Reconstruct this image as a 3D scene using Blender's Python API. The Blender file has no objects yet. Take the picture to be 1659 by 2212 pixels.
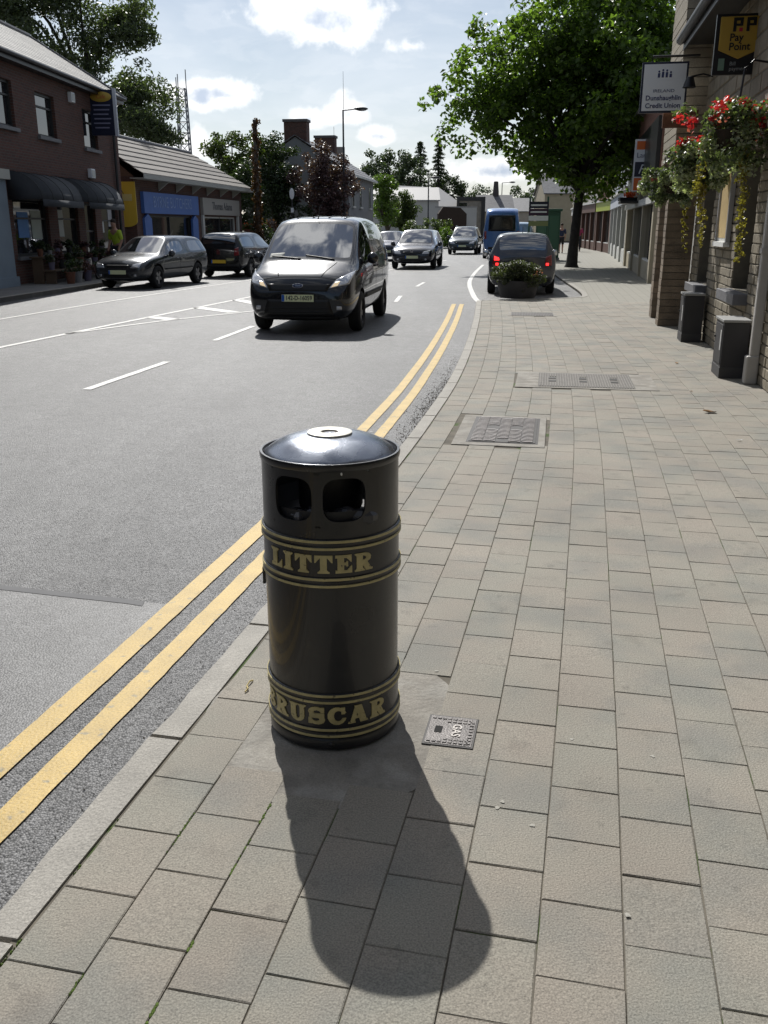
import bpy, bmesh, math, random
import numpy as np
from mathutils import Vector, Matrix
from mathutils.bvhtree import BVHTree
from math import sin, cos, pi, radians, atan2, sqrt, hypot
random.seed(7); NR = np.random.default_rng(7)
S = bpy.context.scene
C = S.collection
# ---------------------------------------------------------------- camera
cam = bpy.data.cameras.new('camera'); camo = bpy.data.objects.new('camera', cam); C.objects.link(camo)
camo.location = (0, 0, 1.62); camo.rotation_euler = (radians(90 - 17.58), 0, 0)
cam.sensor_fit = 'VERTICAL'; cam.sensor_height = 36; cam.lens = 36 * 1950 / 2212
cam.clip_start = 0.05; cam.clip_end = 6000
S.camera = camo
# ---------------------------------------------------------------- sun, sky, exposure
SUN_EL = 43.5; SUN_AZ = -12.2            # azimuth from +Y towards +X
sd = Vector((sin(radians(SUN_AZ)) * cos(radians(SUN_EL)), cos(radians(SUN_AZ)) * cos(radians(SUN_EL)), sin(radians(SUN_EL))))
sl = bpy.data.lights.new('sun', 'SUN'); sl.energy = 4.75; sl.angle = radians(0.55); sl.color = (1.0, 0.975, 0.93)
so = bpy.data.objects.new('sun', sl); C.objects.link(so); so.rotation_euler = sd.to_track_quat('Z', 'Y').to_euler(); so.location = sd * 60
W = bpy.data.worlds.new('World'); S.world = W; W.use_nodes = True
WN = W.node_tree; WN.nodes.clear()
def wn(t, **k):
    n = WN.nodes.new(t)
    for a, b in k.items(): setattr(n, a, b)
    return n
def wl(a, b): WN.links.new(a, b)
def wm(op, a, b=None, c=None):
    n = wn('ShaderNodeMath', operation=op)
    for i, v in enumerate((a, b, c)):
        if v is None: continue
        if isinstance(v, (int, float)): n.inputs[i].default_value = v
        else: wl(v, n.inputs[i])
    return n.outputs[0]
def wsmooth(x, lo, hi):
    n = wn('ShaderNodeMapRange', interpolation_type='SMOOTHSTEP'); wl(x, n.inputs[0])
    n.inputs[1].default_value = lo; n.inputs[2].default_value = hi; return n.outputs[0]
def wmix(f, a, b):
    n = wn('ShaderNodeMix', data_type='RGBA')
    if isinstance(f, (int, float)): n.inputs[0].default_value = f
    else: wl(f, n.inputs[0])
    for i, v in ((6, a), (7, b)):
        if isinstance(v, tuple): n.inputs[i].default_value = (*v, 1)
        else: wl(v, n.inputs[i])
    return n.outputs[2]
sky = wn('ShaderNodeTexSky', sky_type='NISHITA', sun_disc=False, sun_elevation=radians(SUN_EL), sun_rotation=radians(SUN_AZ), air_density=1.0, dust_density=.6, ozone_density=1.5)
SKY_STR = 0.075
tc = wn('ShaderNodeTexCoord').outputs['Generated']
sep = wn('ShaderNodeSeparateXYZ'); wl(tc, sep.inputs[0])
dx, dy, dz = sep.outputs
den = wm('ADD', wm('MAXIMUM', dz, 0.0), 0.22)
cv = wn('ShaderNodeCombineXYZ'); wl(wm('DIVIDE', dx, den), cv.inputs[0]); wl(wm('DIVIDE', dy, den), cv.inputs[1])
def wnoise(vec, sc, det, rough=.55, dist=0):
    n = wn('ShaderNodeTexNoise'); wl(vec, n.inputs['Vector']); n.inputs['Scale'].default_value = sc
    n.inputs['Detail'].default_value = det; n.inputs['Roughness'].default_value = rough; n.inputs['Distortion'].default_value = dist
    return n.outputs[0]
thin = wsmooth(wnoise(cv.outputs[0], 1.1, 5, .6, .4), .36, .66)            # high veil
puff = wsmooth(wnoise(cv.outputs[0], 7.0, 9, .56, .3), .47, .60)           # scattered cumulus everywhere
lump = wnoise(tc, 13.0, 7, .6); lump2 = wnoise(tc, 30.0, 4, .55)
wob = wm('ADD', wm('MULTIPLY', wm('SUBTRACT', lump, .5), 3.6), wm('MULTIPLY', wm('SUBTRACT', lump2, .5), 2.0))
# a few individual cumulus clouds, each a place in the sky (azimuth, elevation, half width, half height in degrees)
CL = [(-3.9, 10.9, 3.9, 1.7), (-9.3, 7.1, 2.9, .95), (-4.4, 5.9, 1.2, .7), (-2.6, 6.0, 1.5, .75), (-.2, 5.0, 1.3, .65), (1.4, 9.7, 1.6, .7), (-12.0, 4.3, 1.5, 1.0), (6.6, 3.0, 3.4, .8)]
shape = None; core = None
for az, el, hw, hh in CL:
    a, e = radians(az), radians(el)
    f = (sin(a) * cos(e), cos(a) * cos(e), sin(e)); r = (cos(a), -sin(a), 0.0); u = (-sin(a) * sin(e), -cos(a) * sin(e), cos(e))
    def dot(v):
        n = wn('ShaderNodeVectorMath', operation='DOT_PRODUCT'); wl(tc, n.inputs[0]); n.inputs[1].default_value = v; return n.outputs['Value']
    A = wm('DIVIDE', dot(r), sin(radians(hw))); B = wm('DIVIDE', dot(u), sin(radians(hh)))
    back = wm('MULTIPLY', wm('LESS_THAN', dot(f), 0.0), 9.0)
    B2 = wm('MULTIPLY', B, wm('ADD', 1.0, wm('MULTIPLY', wm('LESS_THAN', B, 0.0), .55)))   # flatter base
    q = wm('ADD', wm('ADD', wm('SQRT', wm('ADD', wm('MULTIPLY', A, A), wm('MULTIPLY', B2, B2))), wob), back)
    shape = q if shape is None else wm('MINIMUM', shape, q)
cmask = wsmooth(shape, 1.3, .5)
ccore = wsmooth(shape, .55, -.35)
base = wn('ShaderNodeVectorMath', operation='SCALE'); wl(sky.outputs[0], base.inputs[0]); base.inputs['Scale'].default_value = SKY_STR
sdn = wn('ShaderNodeVectorMath', operation='DOT_PRODUCT'); wl(tc, sdn.inputs[0]); sdn.inputs[1].default_value = tuple(sd)
fwd = wm('ADD', .37, wm('MULTIPLY', wsmooth(sdn.outputs['Value'], .25, .95), .71))      # thin cloud scatters forward: brighter towards the sun
def lit(col):
    n = wn('ShaderNodeVectorMath', operation='SCALE'); n.inputs[0].default_value = col; wl(fwd, n.inputs['Scale']); return n.outputs[0]
low = wsmooth(dz, .34, .02)
c0 = base.outputs[0]
c1 = wmix(wm('MULTIPLY', wm('ADD', wm('MULTIPLY', thin, .28), wm('MULTIPLY', low, .46)), .95), c0, lit((.98, 1.03, 1.10)))
c2 = wmix(wm('MULTIPLY', puff, wm('ADD', .10, wm('MULTIPLY', wsmooth(dz, .25, .55), .85))), c1, lit((1.14, 1.15, 1.17)))
cc = wmix(ccore, lit((1.28, 1.28, 1.28)), lit((.62, .71, .86)))
c3 = wmix(wm('MULTIPLY', cmask, .92), c2, cc)
bg = wn('ShaderNodeBackground'); wl(c3, bg.inputs[0]); bg.inputs[1].default_value = 1.0
out = wn('ShaderNodeOutputWorld'); wl(bg.outputs[0], out.inputs[0])
V = S.view_settings; V.view_transform = 'Standard'; V.look = 'None'; V.exposure = 0.0; V.gamma = 1.0; V.use_curve_mapping = False
S.cycles.use_denoising = True
S.cycles.max_bounces = 6; S.cycles.transparent_max_bounces = 8
# ---------------------------------------------------------------- materials
MATS = {}
def mat(name, col=(.5, .5, .5), rough=.6, metal=0.0, var=.0, vs=4.0, bump=.0, bs=60.0, rnd=.0, coat=.0, spec=.5, speck=.0, ss=300.0, col2=None, c2s=3.0, c2lo=.5, c2hi=.62, emit=None, es=0.0, trans=0.0, rvar=0.0, hue=None, stain=None):
    if name in MATS: return MATS[name]
    m = bpy.data.materials.new(name); m.use_nodes = True; T = m.node_tree; N = T.nodes; P = N['Principled BSDF']; L = T.links
    def nz(sc, det=4):
        n = N.new('ShaderNodeTexNoise'); L.new(co, n.inputs['Vector']); n.inputs['Scale'].default_value = sc; n.inputs['Detail'].default_value = det; return n.outputs[0]
    def rng(x, a, b, c, d, sm=False):
        n = N.new('ShaderNodeMapRange'); L.new(x, n.inputs[0])
        if sm: n.interpolation_type = 'SMOOTHSTEP'
        for i, v in enumerate((a, b, c, d)): n.inputs[i + 1].default_value = v
        return n.outputs[0]
    def mul(c, f):
        n = N.new('ShaderNodeVectorMath'); n.operation = 'SCALE'
        if isinstance(c, tuple): n.inputs[0].default_value = c
        else: L.new(c, n.inputs[0])
        L.new(f, n.inputs['Scale']); return n.outputs[0]
    geo = N.new('ShaderNodeNewGeometry'); co = N.new('ShaderNodeTexCoord').outputs['Object']
    if bump or var or speck or col2 or rvar or hue:
        # world position keeps the grain continuous and different on every copy
        co = geo.outputs['Position']
    c = tuple(col)
    if col2:
        f = rng(nz(c2s, 6), c2lo, c2hi, 0, 1, True); mx = N.new('ShaderNodeMix'); mx.data_type = 'RGBA'; L.new(f, mx.inputs[0])
        mx.inputs[6].default_value = (*col, 1); mx.inputs[7].default_value = (*col2, 1); c = mx.outputs[2]
    if var: c = mul(c, rng(nz(vs, 6), .3, .7, 1 - var, 1 + var))
    if speck: c = mul(c, rng(nz(ss, 2), .3, .7, 1 - speck, 1 + speck))
    if stain: c = mul(mul(c, rng(nz(stain[0], 3), .60, .72, 1, stain[1], True)), rng(nz(stain[0] * 2.3, 2), .66, .74, 1, stain[1] * .96, True))
    if rnd:
        oi = N.new('ShaderNodeObjectInfo'); ad = N.new('ShaderNodeMath'); ad.operation = 'ADD'
        L.new(geo.outputs['Random Per Island'], ad.inputs[0]); L.new(oi.outputs['Random'], ad.inputs[1])
        fr = N.new('ShaderNodeMath'); fr.operation = 'FRACT'; L.new(ad.outputs[0], fr.inputs[0])
        c = mul(c, rng(fr.outputs[0], 0, 1, 1 - rnd, 1 + rnd))
    if hue:
        n1 = rng(nz(hue[0], 3), .35, .65, 0, 1); mx = N.new('ShaderNodeMix'); mx.data_type = 'RGBA'; mx.blend_type = 'MULTIPLY'; mx.inputs[0].default_value = 1
        h2 = N.new('ShaderNodeMix'); h2.data_type = 'RGBA'; oi2 = N.new('ShaderNodeObjectInfo'); a2 = N.new('ShaderNodeMath'); a2.operation = 'ADD'; L.new(geo.outputs['Random Per Island'], a2.inputs[0]); L.new(oi2.outputs['Random'], a2.inputs[1])
        a3 = N.new('ShaderNodeMath'); a3.operation = 'MULTIPLY_ADD'; L.new(a2.outputs[0], a3.inputs[0]); a3.inputs[1].default_value = 7.31; a3.inputs[2].default_value = .2; a4 = N.new('ShaderNodeMath'); a4.operation = 'FRACT'; L.new(a3.outputs[0], a4.inputs[0])
        av = N.new('ShaderNodeMath'); av.operation = 'ADD'; av.use_clamp = True; L.new(rng(a4.outputs[0], 0, 1, -.15, .6), av.inputs[0]); L.new(rng(n1, 0, 1, 0, .55), av.inputs[1])
        L.new(av.outputs[0], h2.inputs[0]); h2.inputs[6].default_value = (*hue[1], 1); h2.inputs[7].default_value = (*hue[2], 1)
        if isinstance(c, tuple): mx.inputs[6].default_value = (*c, 1)
        else: L.new(c, mx.inputs[6])
        L.new(h2.outputs[2], mx.inputs[7]); c = mx.outputs[2]
    if isinstance(c, tuple): P.inputs['Base Color'].default_value = (*c, 1)
    else: L.new(c, P.inputs['Base Color'])
    P.inputs['Roughness'].default_value = rough; P.inputs['Metallic'].default_value = metal
    P.inputs['Specular IOR Level'].default_value = spec
    if coat: P.inputs['Coat Weight'].default_value = coat; P.inputs['Coat Roughness'].default_value = .03
    if rvar: L.new(rng(nz(vs, 5), .3, .7, max(.02, rough - rvar), rough + rvar), P.inputs['Roughness'])
    if bump:
        b = N.new('ShaderNodeBump'); b.inputs['Strength'].default_value = 1; b.inputs['Distance'].default_value = bump; L.new(nz(bs, 5), b.inputs['Height']); L.new(b.outputs[0], P.inputs['Normal'])
    if emit: P.inputs['Emission Color'].default_value = (*emit, 1); P.inputs['Emission Strength'].default_value = es
    if trans:
        tr = N.new('ShaderNodeBsdfTranslucent'); ms = N.new('ShaderNodeMixShader'); ms.inputs[0].default_value = trans
        if isinstance(c, tuple): tr.inputs[0].default_value = (*[min(1, x * 1.5) for x in c], 1)
        else:
            sc = N.new('ShaderNodeVectorMath'); sc.operation = 'MULTIPLY'; L.new(c, sc.inputs[0]); sc.inputs[1].default_value = (1.7, 1.9, .8); L.new(sc.outputs[0], tr.inputs[0])
        L.new(P.outputs[0], ms.inputs[1]); L.new(tr.outputs[0], ms.inputs[2]); L.new(ms.outputs[0], N['Material Output'].inputs[0])
    MATS[name] = m; return m
# ---------------------------------------------------------------- object helpers
def tag(o, label=None, cat=None, group=None, kind=None):
    if label: o['label'] = label
    if cat: o['category'] = cat
    if group: o['group'] = group
    if kind: o['kind'] = kind
    return o
def thing(name, label, cat, loc=(0, 0, 0), rz=0.0, group=None):
    o = bpy.data.objects.new(name, None); C.objects.link(o); o.location = loc; o.rotation_euler = (0, 0, rz); o.empty_display_size = .2
    return tag(o, label, cat, group)
def link(name, me, parent=None, loc=None, rot=None, scale=None):
    o = bpy.data.objects.new(name, me); C.objects.link(o)
    if parent: o.parent = parent
    if loc is not None: o.location = loc
    if rot is not None: o.rotation_euler = rot
    if scale is not None: o.scale = scale
    return o
class MB:
    """collects simple solids; build() makes them ONE mesh object"""
    def __init__(s): s.v = []; s.f = []
    def add(s, vs, fs):
        b = len(s.v); s.v += [tuple(v) for v in vs]; s.f += [tuple(b + i for i in f) for f in fs]; return s
    def box(s, x0, x1, y0, y1, z0, z1):
        return s.add([(x0, y0, z0), (x1, y0, z0), (x1, y1, z0), (x0, y1, z0), (x0, y0, z1), (x1, y0, z1), (x1, y1, z1), (x0, y1, z1)],
                     [(0, 3, 2, 1), (4, 5, 6, 7), (0, 1, 5, 4), (1, 2, 6, 5), (2, 3, 7, 6), (3, 0, 4, 7)])
    def prism(s, pts, vec):
        n = len(pts); p = [Vector(q) for q in pts]; d = Vector(vec)
        return s.add([*p, *[q + d for q in p]], [tuple(range(n))[::-1], tuple(range(n, 2 * n)), *[(i, (i + 1) % n, n + (i + 1) % n, n + i) for i in range(n)]])
    def tube(s, pts, r, n=8, cap=True):
        pts = [Vector(p) for p in pts]; rs = r if isinstance(r, (list, tuple)) else [r] * len(pts); b = len(s.v); vs = []; fs = []
        for i, p in enumerate(pts):
            t = (pts[min(i + 1, len(pts) - 1)] - pts[max(i - 1, 0)]).normalized()
            a = t.cross(Vector((0, 0, 1)) if abs(t.z) < .95 else Vector((1, 0, 0))).normalized(); c = t.cross(a)
            for k in range(n):
                q = 2 * pi * k / n; vs.append(p + (a * cos(q) + c * sin(q)) * rs[i])
        for i in range(len(pts) - 1):
            for k in range(n): fs.append((i * n + k, i * n + (k + 1) % n, (i + 1) * n + (k + 1) % n, (i + 1) * n + k))
        if cap: fs += [tuple(range(n))[::-1], tuple(range((len(pts) - 1) * n, len(pts) * n))]
        return s.add(vs, fs)
    def lathe(s, prof, n=32, cx=0, cy=0, a0=0, a1=2 * pi):
        full = abs(a1 - a0 - 2 * pi) < 1e-6; m = n if full else n + 1; vs = []; fs = []
        for r, z in prof:
            for k in range(m): q = a0 + (a1 - a0) * k / n; vs.append((cx + r * cos(q), cy + r * sin(q), z))
        for i in range(len(prof) - 1):
            for k in range(n): fs.append((i * m + k, i * m + (k + 1) % m, (i + 1) * m + (k + 1) % m, (i + 1) * m + k))
        return s.add(vs, fs)
    def sphere(s, c, r, n=10, m=7):
        rx, ry, rz = r if isinstance(r, (tuple, list)) else (r, r, r); vs = []; fs = []
        for i in range(m + 1):
            t = pi * i / m
            for k in range(n): q = 2 * pi * k / n; vs.append((c[0] + rx * sin(t) * cos(q), c[1] + ry * sin(t) * sin(q), c[2] - rz * cos(t)))
        for i in range(m):
            for k in range(n): fs.append((i * n + k, i * n + (k + 1) % n, (i + 1) * n + (k + 1) % n, (i + 1) * n + k))
        return s.add(vs, fs)
    def mesh(s, name, m=None, smooth=False):
        me = bpy.data.meshes.new(name); me.from_pydata(s.v, [], s.f); me.validate(); me.update()
        if m: me.materials.append(m)
        if smooth: me.polygons.foreach_set('use_smooth', [True] * len(me.polygons))
        return me
    def build(s, name, m, parent=None, smooth=False, loc=None, rot=None, bevel=0.0):
        o = link(name, s.mesh(name, m, smooth), parent, loc, rot)
        if bevel:
            b = o.modifiers.new('bevel', 'BEVEL'); b.width = bevel; b.segments = 2; b.limit_method = 'ANGLE'; b.angle_limit = radians(40)
        if smooth and not bevel:
            md = o.modifiers.new('edges', 'EDGE_SPLIT'); md.split_angle = radians(38)
        return o
def structure(o): o['kind'] = 'structure'; return o
def stuff(o): o['kind'] = 'stuff'; return o
def evalmesh(o):
    dg = bpy.context.evaluated_depsgraph_get(); dg.update(); return bpy.data.meshes.new_from_object(o.evaluated_get(dg))
def text(name, body, size, m, parent, loc, rot, ext=.002, align='CENTER', sx=1.0, shear=0.0, bold=0.0):
    cu = bpy.data.curves.new('t', 'FONT'); cu.body = body; cu.size = size; cu.extrude = ext; cu.align_x = align; cu.align_y = 'CENTER'; cu.shear = shear; cu.offset = bold; cu.resolution_u = 3
    o = bpy.data.objects.new('t', cu); C.objects.link(o); me = evalmesh(o); bpy.data.objects.remove(o); bpy.data.curves.remove(cu)
    me.materials.clear(); me.materials.append(m); me.name = name
    return link(name, me, parent, loc, rot, (sx, 1, 1))
def heading(th): return radians(90 - th)       # local +x runs along a street heading th degrees right of +Y
def copy_tree(o, parent=None):
    c = o.copy(); C.objects.link(c); c.parent = parent
    for ch in list(o.children): copy_tree(ch, c)
    return c
# ================================================================ GROUND
def aggregate(name, lo, hi, scale, dist, big):
    """asphalt: packed stone chips of uneven tone in dark binder, worn in broad soft patches"""
    m = bpy.data.materials.new(name); m.use_nodes = True; T = m.node_tree; N = T.nodes; L = T.links; P = N['Principled BSDF']
    pos = N.new('ShaderNodeNewGeometry').outputs['Position']
    def vor(sc, feat='F1'):
        v = N.new('ShaderNodeTexVoronoi'); v.feature = feat; v.inputs['Scale'].default_value = sc; L.new(pos, v.inputs['Vector']); return v
    def noise(sc, d=5):
        n = N.new('ShaderNodeTexNoise'); n.inputs['Scale'].default_value = sc; n.inputs['Detail'].default_value = d; L.new(pos, n.inputs['Vector']); return n.outputs[0]
    def rng(x, a, b, c, d):
        r = N.new('ShaderNodeMapRange'); L.new(x, r.inputs[0])
        for k, v in enumerate((a, b, c, d)): r.inputs[k + 1].default_value = v
        return r.outputs[0]
    def mth(op, a, b):
        q = N.new('ShaderNodeMath'); q.operation = op
        for k, v in enumerate((a, b)):
            if isinstance(v, float): q.inputs[k].default_value = v
            else: L.new(v, q.inputs[k])
        return q.outputs[0]
    v1 = vor(scale); sp = N.new('ShaderNodeSeparateColor'); L.new(v1.outputs['Color'], sp.inputs[0])
    tone = rng(sp.outputs[0], 0, 1, lo, hi); edge = rng(v1.outputs['Distance'], .25, .75, 1.0, .55)
    f = mth('MULTIPLY', mth('MULTIPLY', tone, edge), rng(noise(big), .3, .7, .86, 1.14)); f = mth('MULTIPLY', f, rng(noise(7.0, 6), .3, .7, .84, 1.16))
    mp_ = N.new('ShaderNodeMapping'); mp_.inputs['Rotation'].default_value = (0, 0, radians(9)); mp_.inputs['Scale'].default_value = (1.1, .045, 1); L.new(pos, mp_.inputs[0])
    ns = N.new('ShaderNodeTexNoise'); ns.inputs['Scale'].default_value = 1.0; ns.inputs['Detail'].default_value = 4; L.new(mp_.outputs[0], ns.inputs['Vector']); f = mth('MULTIPLY', f, rng(ns.outputs[0], .32, .68, .84, 1.14))
    f = mth('MULTIPLY', f, rng(noise(2.6, 3), .64, .72, 1.0, .82))
    cc_ = N.new('ShaderNodeCombineColor')
    for k, q in enumerate((1.0, .99, .985)): L.new(mth('MULTIPLY', f, q), cc_.inputs[k])
    L.new(cc_.outputs[0], P.inputs['Base Color']); P.inputs['Roughness'].default_value = .56; P.inputs['Specular IOR Level'].default_value = .5
    h = mth('ADD', mth('MULTIPLY', mth('SUBTRACT', 1.0, v1.outputs['Distance']), .7), mth('MULTIPLY', sp.outputs[1], .5))
    b = N.new('ShaderNodeBump'); b.inputs['Distance'].default_value = dist; L.new(h, b.inputs['Height']); L.new(b.outputs[0], P.inputs['Normal'])
    MATS[name] = m; return m
asphalt = aggregate('asphalt', .05, .26, 120.0, .0055, .5)
asphalt_smooth = aggregate('asphalt_patch', .07, .20, 110.0, .0022, .9)
dirt = mat('earth', (.12, .115, .08), .9, var=.3, vs=.5)
paver_m = mat('paver', (.256, .235, .197), .8, stain=(5.5, .84), var=.11, vs=1.3, bump=.0024, bs=150, rnd=.04, speck=.30, ss=210, hue=(5.0, (1.03, .99, .97), (.975, 1.0, .985)), col2=(.212, .205, .18), c2s=2.4, c2lo=.45, c2hi=.65)
joint_m = mat('joint_sand', (.13, .115, .09), .95, var=.3, vs=9, col2=(.055, .085, .02), c2s=3.1, c2lo=.56, c2hi=.62)
kerb_m = mat('kerb_granite', (.30, .282, .248), .75, var=.12, vs=6, bump=.004, bs=85, rnd=.06, speck=.24, ss=190)
concrete_m = mat('concrete', (.285, .268, .235), .85, var=.2, vs=7, col2=(.225, .207, .178), c2s=5.5, c2lo=.42, c2hi=.6, bump=.005, bs=55, speck=.16, ss=220)
paint_w = mat('paint_white', (.62, .61, .58), .6, var=.1, vs=8, col2=(.24, .235, .23), c2s=13, c2lo=.60, c2hi=.70, bump=.003, bs=95)
paint_y = mat('paint_yellow', (.50, .345, .10), .6, var=.12, vs=6, col2=(.26, .22, .13), c2s=22, c2lo=.60, c2hi=.72, bump=.003, bs=95, speck=.14, stain=(3.0, .8), ss=110)
ZR = -.06
def flat(name, pts, z, m, parent=None, thick=0):
    b = MB()
    if thick: b.prism([(x, y, z - thick) for x, y in pts], (0, 0, thick))
    else: b.add([(x, y, z) for x, y in pts], [tuple(range(len(pts)))])
    return b.build(name, m, parent)
# terrain out to the horizon
g = MB(); n = 24; R0 = [0, 60, 150, 400, 1200, 4500]
gv = [(R * cos(2 * pi * k / n), 60 + R * sin(2 * pi * k / n), -.16 - (0 if R < 100 else .2)) for R in R0 for k in range(n)]
g.add(gv, [(i * n + k, i * n + (k + 1) % n, (i + 1) * n + (k + 1) % n, (i + 1) * n + k) for i in range(len(R0) - 1) for k in range(n)])
structure(g.build('terrain', dirt))
def crom(P, m=12):
    o = []
    for i in range(len(P) - 1):
        a = P[max(i - 1, 0)]; b = P[i]; c = P[i + 1]; d = P[min(i + 2, len(P) - 1)]
        for k in range(m):
            t = k / m; o.append(tuple(.5 * ((2 * b[j]) + (-a[j] + c[j]) * t + (2 * a[j] - 5 * b[j] + 4 * c[j] - d[j]) * t * t + (-a[j] + 3 * b[j] - 3 * c[j] + d[j]) * t ** 3) for j in (0, 1)))
    return o + [P[-1]]
KP = [(-1.93, -3), (-1.48, -1), (-.85, 1.82), (-.51, 3.33), (.13, 6.28), (.46, 7.92), (.83, 9.96), (1.24, 12.75), (1.74, 16.7), (2.14, 20.3), (2.24, 21.1)]
kc = np.array(crom(KP, 40)); kd = np.r_[0, np.cumsum(np.hypot(*np.diff(kc, axis=0).T))]
SL = kd[-1]
def kpt(s):
    s = min(max(s, 0), SL); x = np.interp(s, kd, kc[:, 0]); y = np.interp(s, kd, kc[:, 1])
    s2 = min(s + .15, SL); s1 = max(s - .15, 0)
    tx = np.interp(s2, kd, kc[:, 0]) - np.interp(s1, kd, kc[:, 0]); ty = np.interp(s2, kd, kc[:, 1]) - np.interp(s1, kd, kc[:, 1]); L = hypot(tx, ty)
    return x, y, tx / L, ty / L
def off(s, u):
    x, y, tx, ty = kpt(s); return (x + ty * u, y - tx * u)
def sY(Y): return float(np.interp(Y, kc[:, 1], kd))
LK = crom([(-10.2, -6), (-9.6, 5), (-9.2, 15), (-8.75, 21.5), (-8.25, 26), (-7.6, 32), (-6.3, 42), (-4.2, 52), (-1.2, 62), (2.5, 74), (11, 100), (24, 132)], 8)      # left kerb
RK = crom([(2.24, 21.1), (3.0, 21.5), (4.4, 22.0), (4.95, 23.2), (5.6, 29), (6.6, 38.6), (7.6, 49.5), (10, 62), (14, 78), (21, 100), (33, 132)], 8)               # right kerb past the bay
# road
road_pts = [off(s, -.118) for s in np.linspace(0, SL, 60)] + RK[1:] + LK[::-1]
structure(flat('road', road_pts, ZR, asphalt))
# surface patch at the near left, over the main sheet
structure(flat('road_patch', [(-4.2, 1.2), (-4.2, 4.28), (-2.6, 4.16), (-1.9, 4.09), (-1.4, 3.96), (-1.12, 3.9), (-.96, 3.86), (-1.25, 2.55), (-1.55, 1.2)], ZR + .0025, asphalt_smooth))
tar = mat('tar_band', (.125, .125, .127), .8, var=.1, vs=5)
b = MB()
for i in range(6):
    P0 = [(-4.2, 4.28), (-3.4, 4.23), (-2.6, 4.16), (-1.9, 4.09), (-1.4, 3.96), (-1.2, 3.91), (-1.12, 3.88)]
    (x0, y0), (x1, y1) = P0[i], P0[i + 1]; b.add([(x0, y0 - .03, 0), (x1, y1 - .03, 0), (x1, y1 + .02, 0), (x0, y0 + .02, 0)], [(0, 1, 2, 3)])
structure(b.build('tar_seam', tar, loc=(0, 0, ZR + .0045)))
def ribbon(name, P, w, m, z=ZR + .006, jit=0.0):
    b = MB(); vs = []
    for i, p in enumerate(P):
        a = P[max(i - 1, 0)]; c = P[min(i + 1, len(P) - 1)]; tx, ty = c[0] - a[0], c[1] - a[1]; L = hypot(tx, ty); nx, ny = ty / L, -tx / L
        j0, j1 = random.uniform(-jit, jit), random.uniform(-jit, jit)
        vs += [(p[0] - nx * (w / 2 + j0), p[1] - ny * (w / 2 + j0), z), (p[0] + nx * (w / 2 + j1), p[1] + ny * (w / 2 + j1), z)]
    b.add(vs, [(2 * i, 2 * i + 1, 2 * i + 3, 2 * i + 2) for i in range(len(P) - 1)])
    return structure(b.build(name, m))
y1 = sY(20.75)
ribbon('yellow_line', [off(s, -.555 - .06 * max(0, min(1, (s - 8) / 6))) for s in np.arange(0.5, y1, .08)], .098, paint_y, jit=.0014)
ribbon('yellow_line', [off(s, -.36 - .08 * max(0, min(1, (s - 8) / 6))) for s in np.arange(0.5, y1, .08) if not 11.2 < s < 11.75], .098, paint_y, jit=.002)
for P in ([(-3.62, 7.3), (-3.6, 7.45)], [(-3.2, 9.65), (-2.81, 11.73)], [(-2.6, 14.0), (-2.3, 16.1)], [(.27, 21.4), (.42, 23.3)], [(.95, 27), (1.25, 29)], [(-3.9, 5.0), (-4.2, 3.2)]):
    if P[0][1] != 7.3: ribbon('lane_dash', [tuple(np.array(P[0]) + (np.array(P[1]) - np.array(P[0])) * t) for t in np.linspace(0, 1, 8)], .1, paint_w, jit=.004)
ribbon('lane_line', crom([(-7.0, 6.5), (-5.56, 13.17), (-4.53, 17.72), (-3.3, 23), (-1.9, 29), (.4, 38), (3.2, 48)], 8), .1, paint_w)
ribbon('hatch_edge', crom([(-5.2, 14.9), (-4.1, 17.0), (-2.75, 18.95), (-1.6, 20.6)], 6), .09, paint_w)
for a, c in (((-4.47, 17.72), (-3.95, 17.25)), ((-4.02, 19.9), (-3.05, 18.75)), ((-3.5, 22.0), (-2.3, 19.9))): ribbon('hatch_bar', [a, c], .3, paint_w)
ribbon('parking_line', crom([(-8.1, 12), (-7.24, 17.31), (-6.06, 23.18), (-4.67, 29.0), (-2.9, 36)], 8), .08, paint_w)
ribbon('bay_line', crom([(2.19, 21.3), (2.25, 23.2), (2.56, 27.85), (2.97, 31.66), (3.64, 36.63), (4.5, 42.4)], 8), .13, paint_w)
# ---- right footpath: slab, kerb stones, pavers
FR = [(3.0, -3), (3.33, 6), (5.3, 16), (5.6, 18), (9.2, 33.6), (14.7, 60.5), (15.4, 69), (17, 85), (24, 108), (36, 134)]
slab_pts = [off(s, -.02) for s in np.linspace(0, SL, 60)] + RK[1:] + [(x + 3, y) for x, y in FR[::-1]]
path = structure(flat('footpath', slab_pts, -.0045, joint_m, thick=.12))
# pavers beyond the built ones: fine sheet with the joint pattern in the material
fp = bpy.data.materials.new('paving_far'); fp.use_nodes = True; T = fp.node_tree; P = T.nodes['Principled BSDF']
bt = T.nodes.new('ShaderNodeTexBrick'); gg = T.nodes.new('ShaderNodeNewGeometry'); mp = T.nodes.new('ShaderNodeMapping'); mp.inputs['Rotation'].default_value = (0, 0, radians(-80))
T.links.new(gg.outputs['Position'], mp.inputs[0]); T.links.new(mp.outputs[0], bt.inputs[0])
for k, v in (('Scale', 1.0), ('Mortar Size', .005), ('Brick Width', .25), ('Row Height', .2)): bt.inputs[k].default_value = v
bt.inputs['Color1'].default_value = (.258, .246, .207, 1); bt.inputs['Color2'].default_value = (.235, .226, .19, 1); bt.inputs['Mortar'].default_value = (.16, .145, .12, 1)
T.links.new(bt.outputs[0], P.inputs['Base Color']); P.inputs['Roughness'].default_value = .8
farp = [RK[0]] + RK[1:] + [(x + 2.9, y) for x, y in FR[:3:-1]] + [(7.6, 16), (5.9, 20.5), (2.3, 20.6)]
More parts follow.
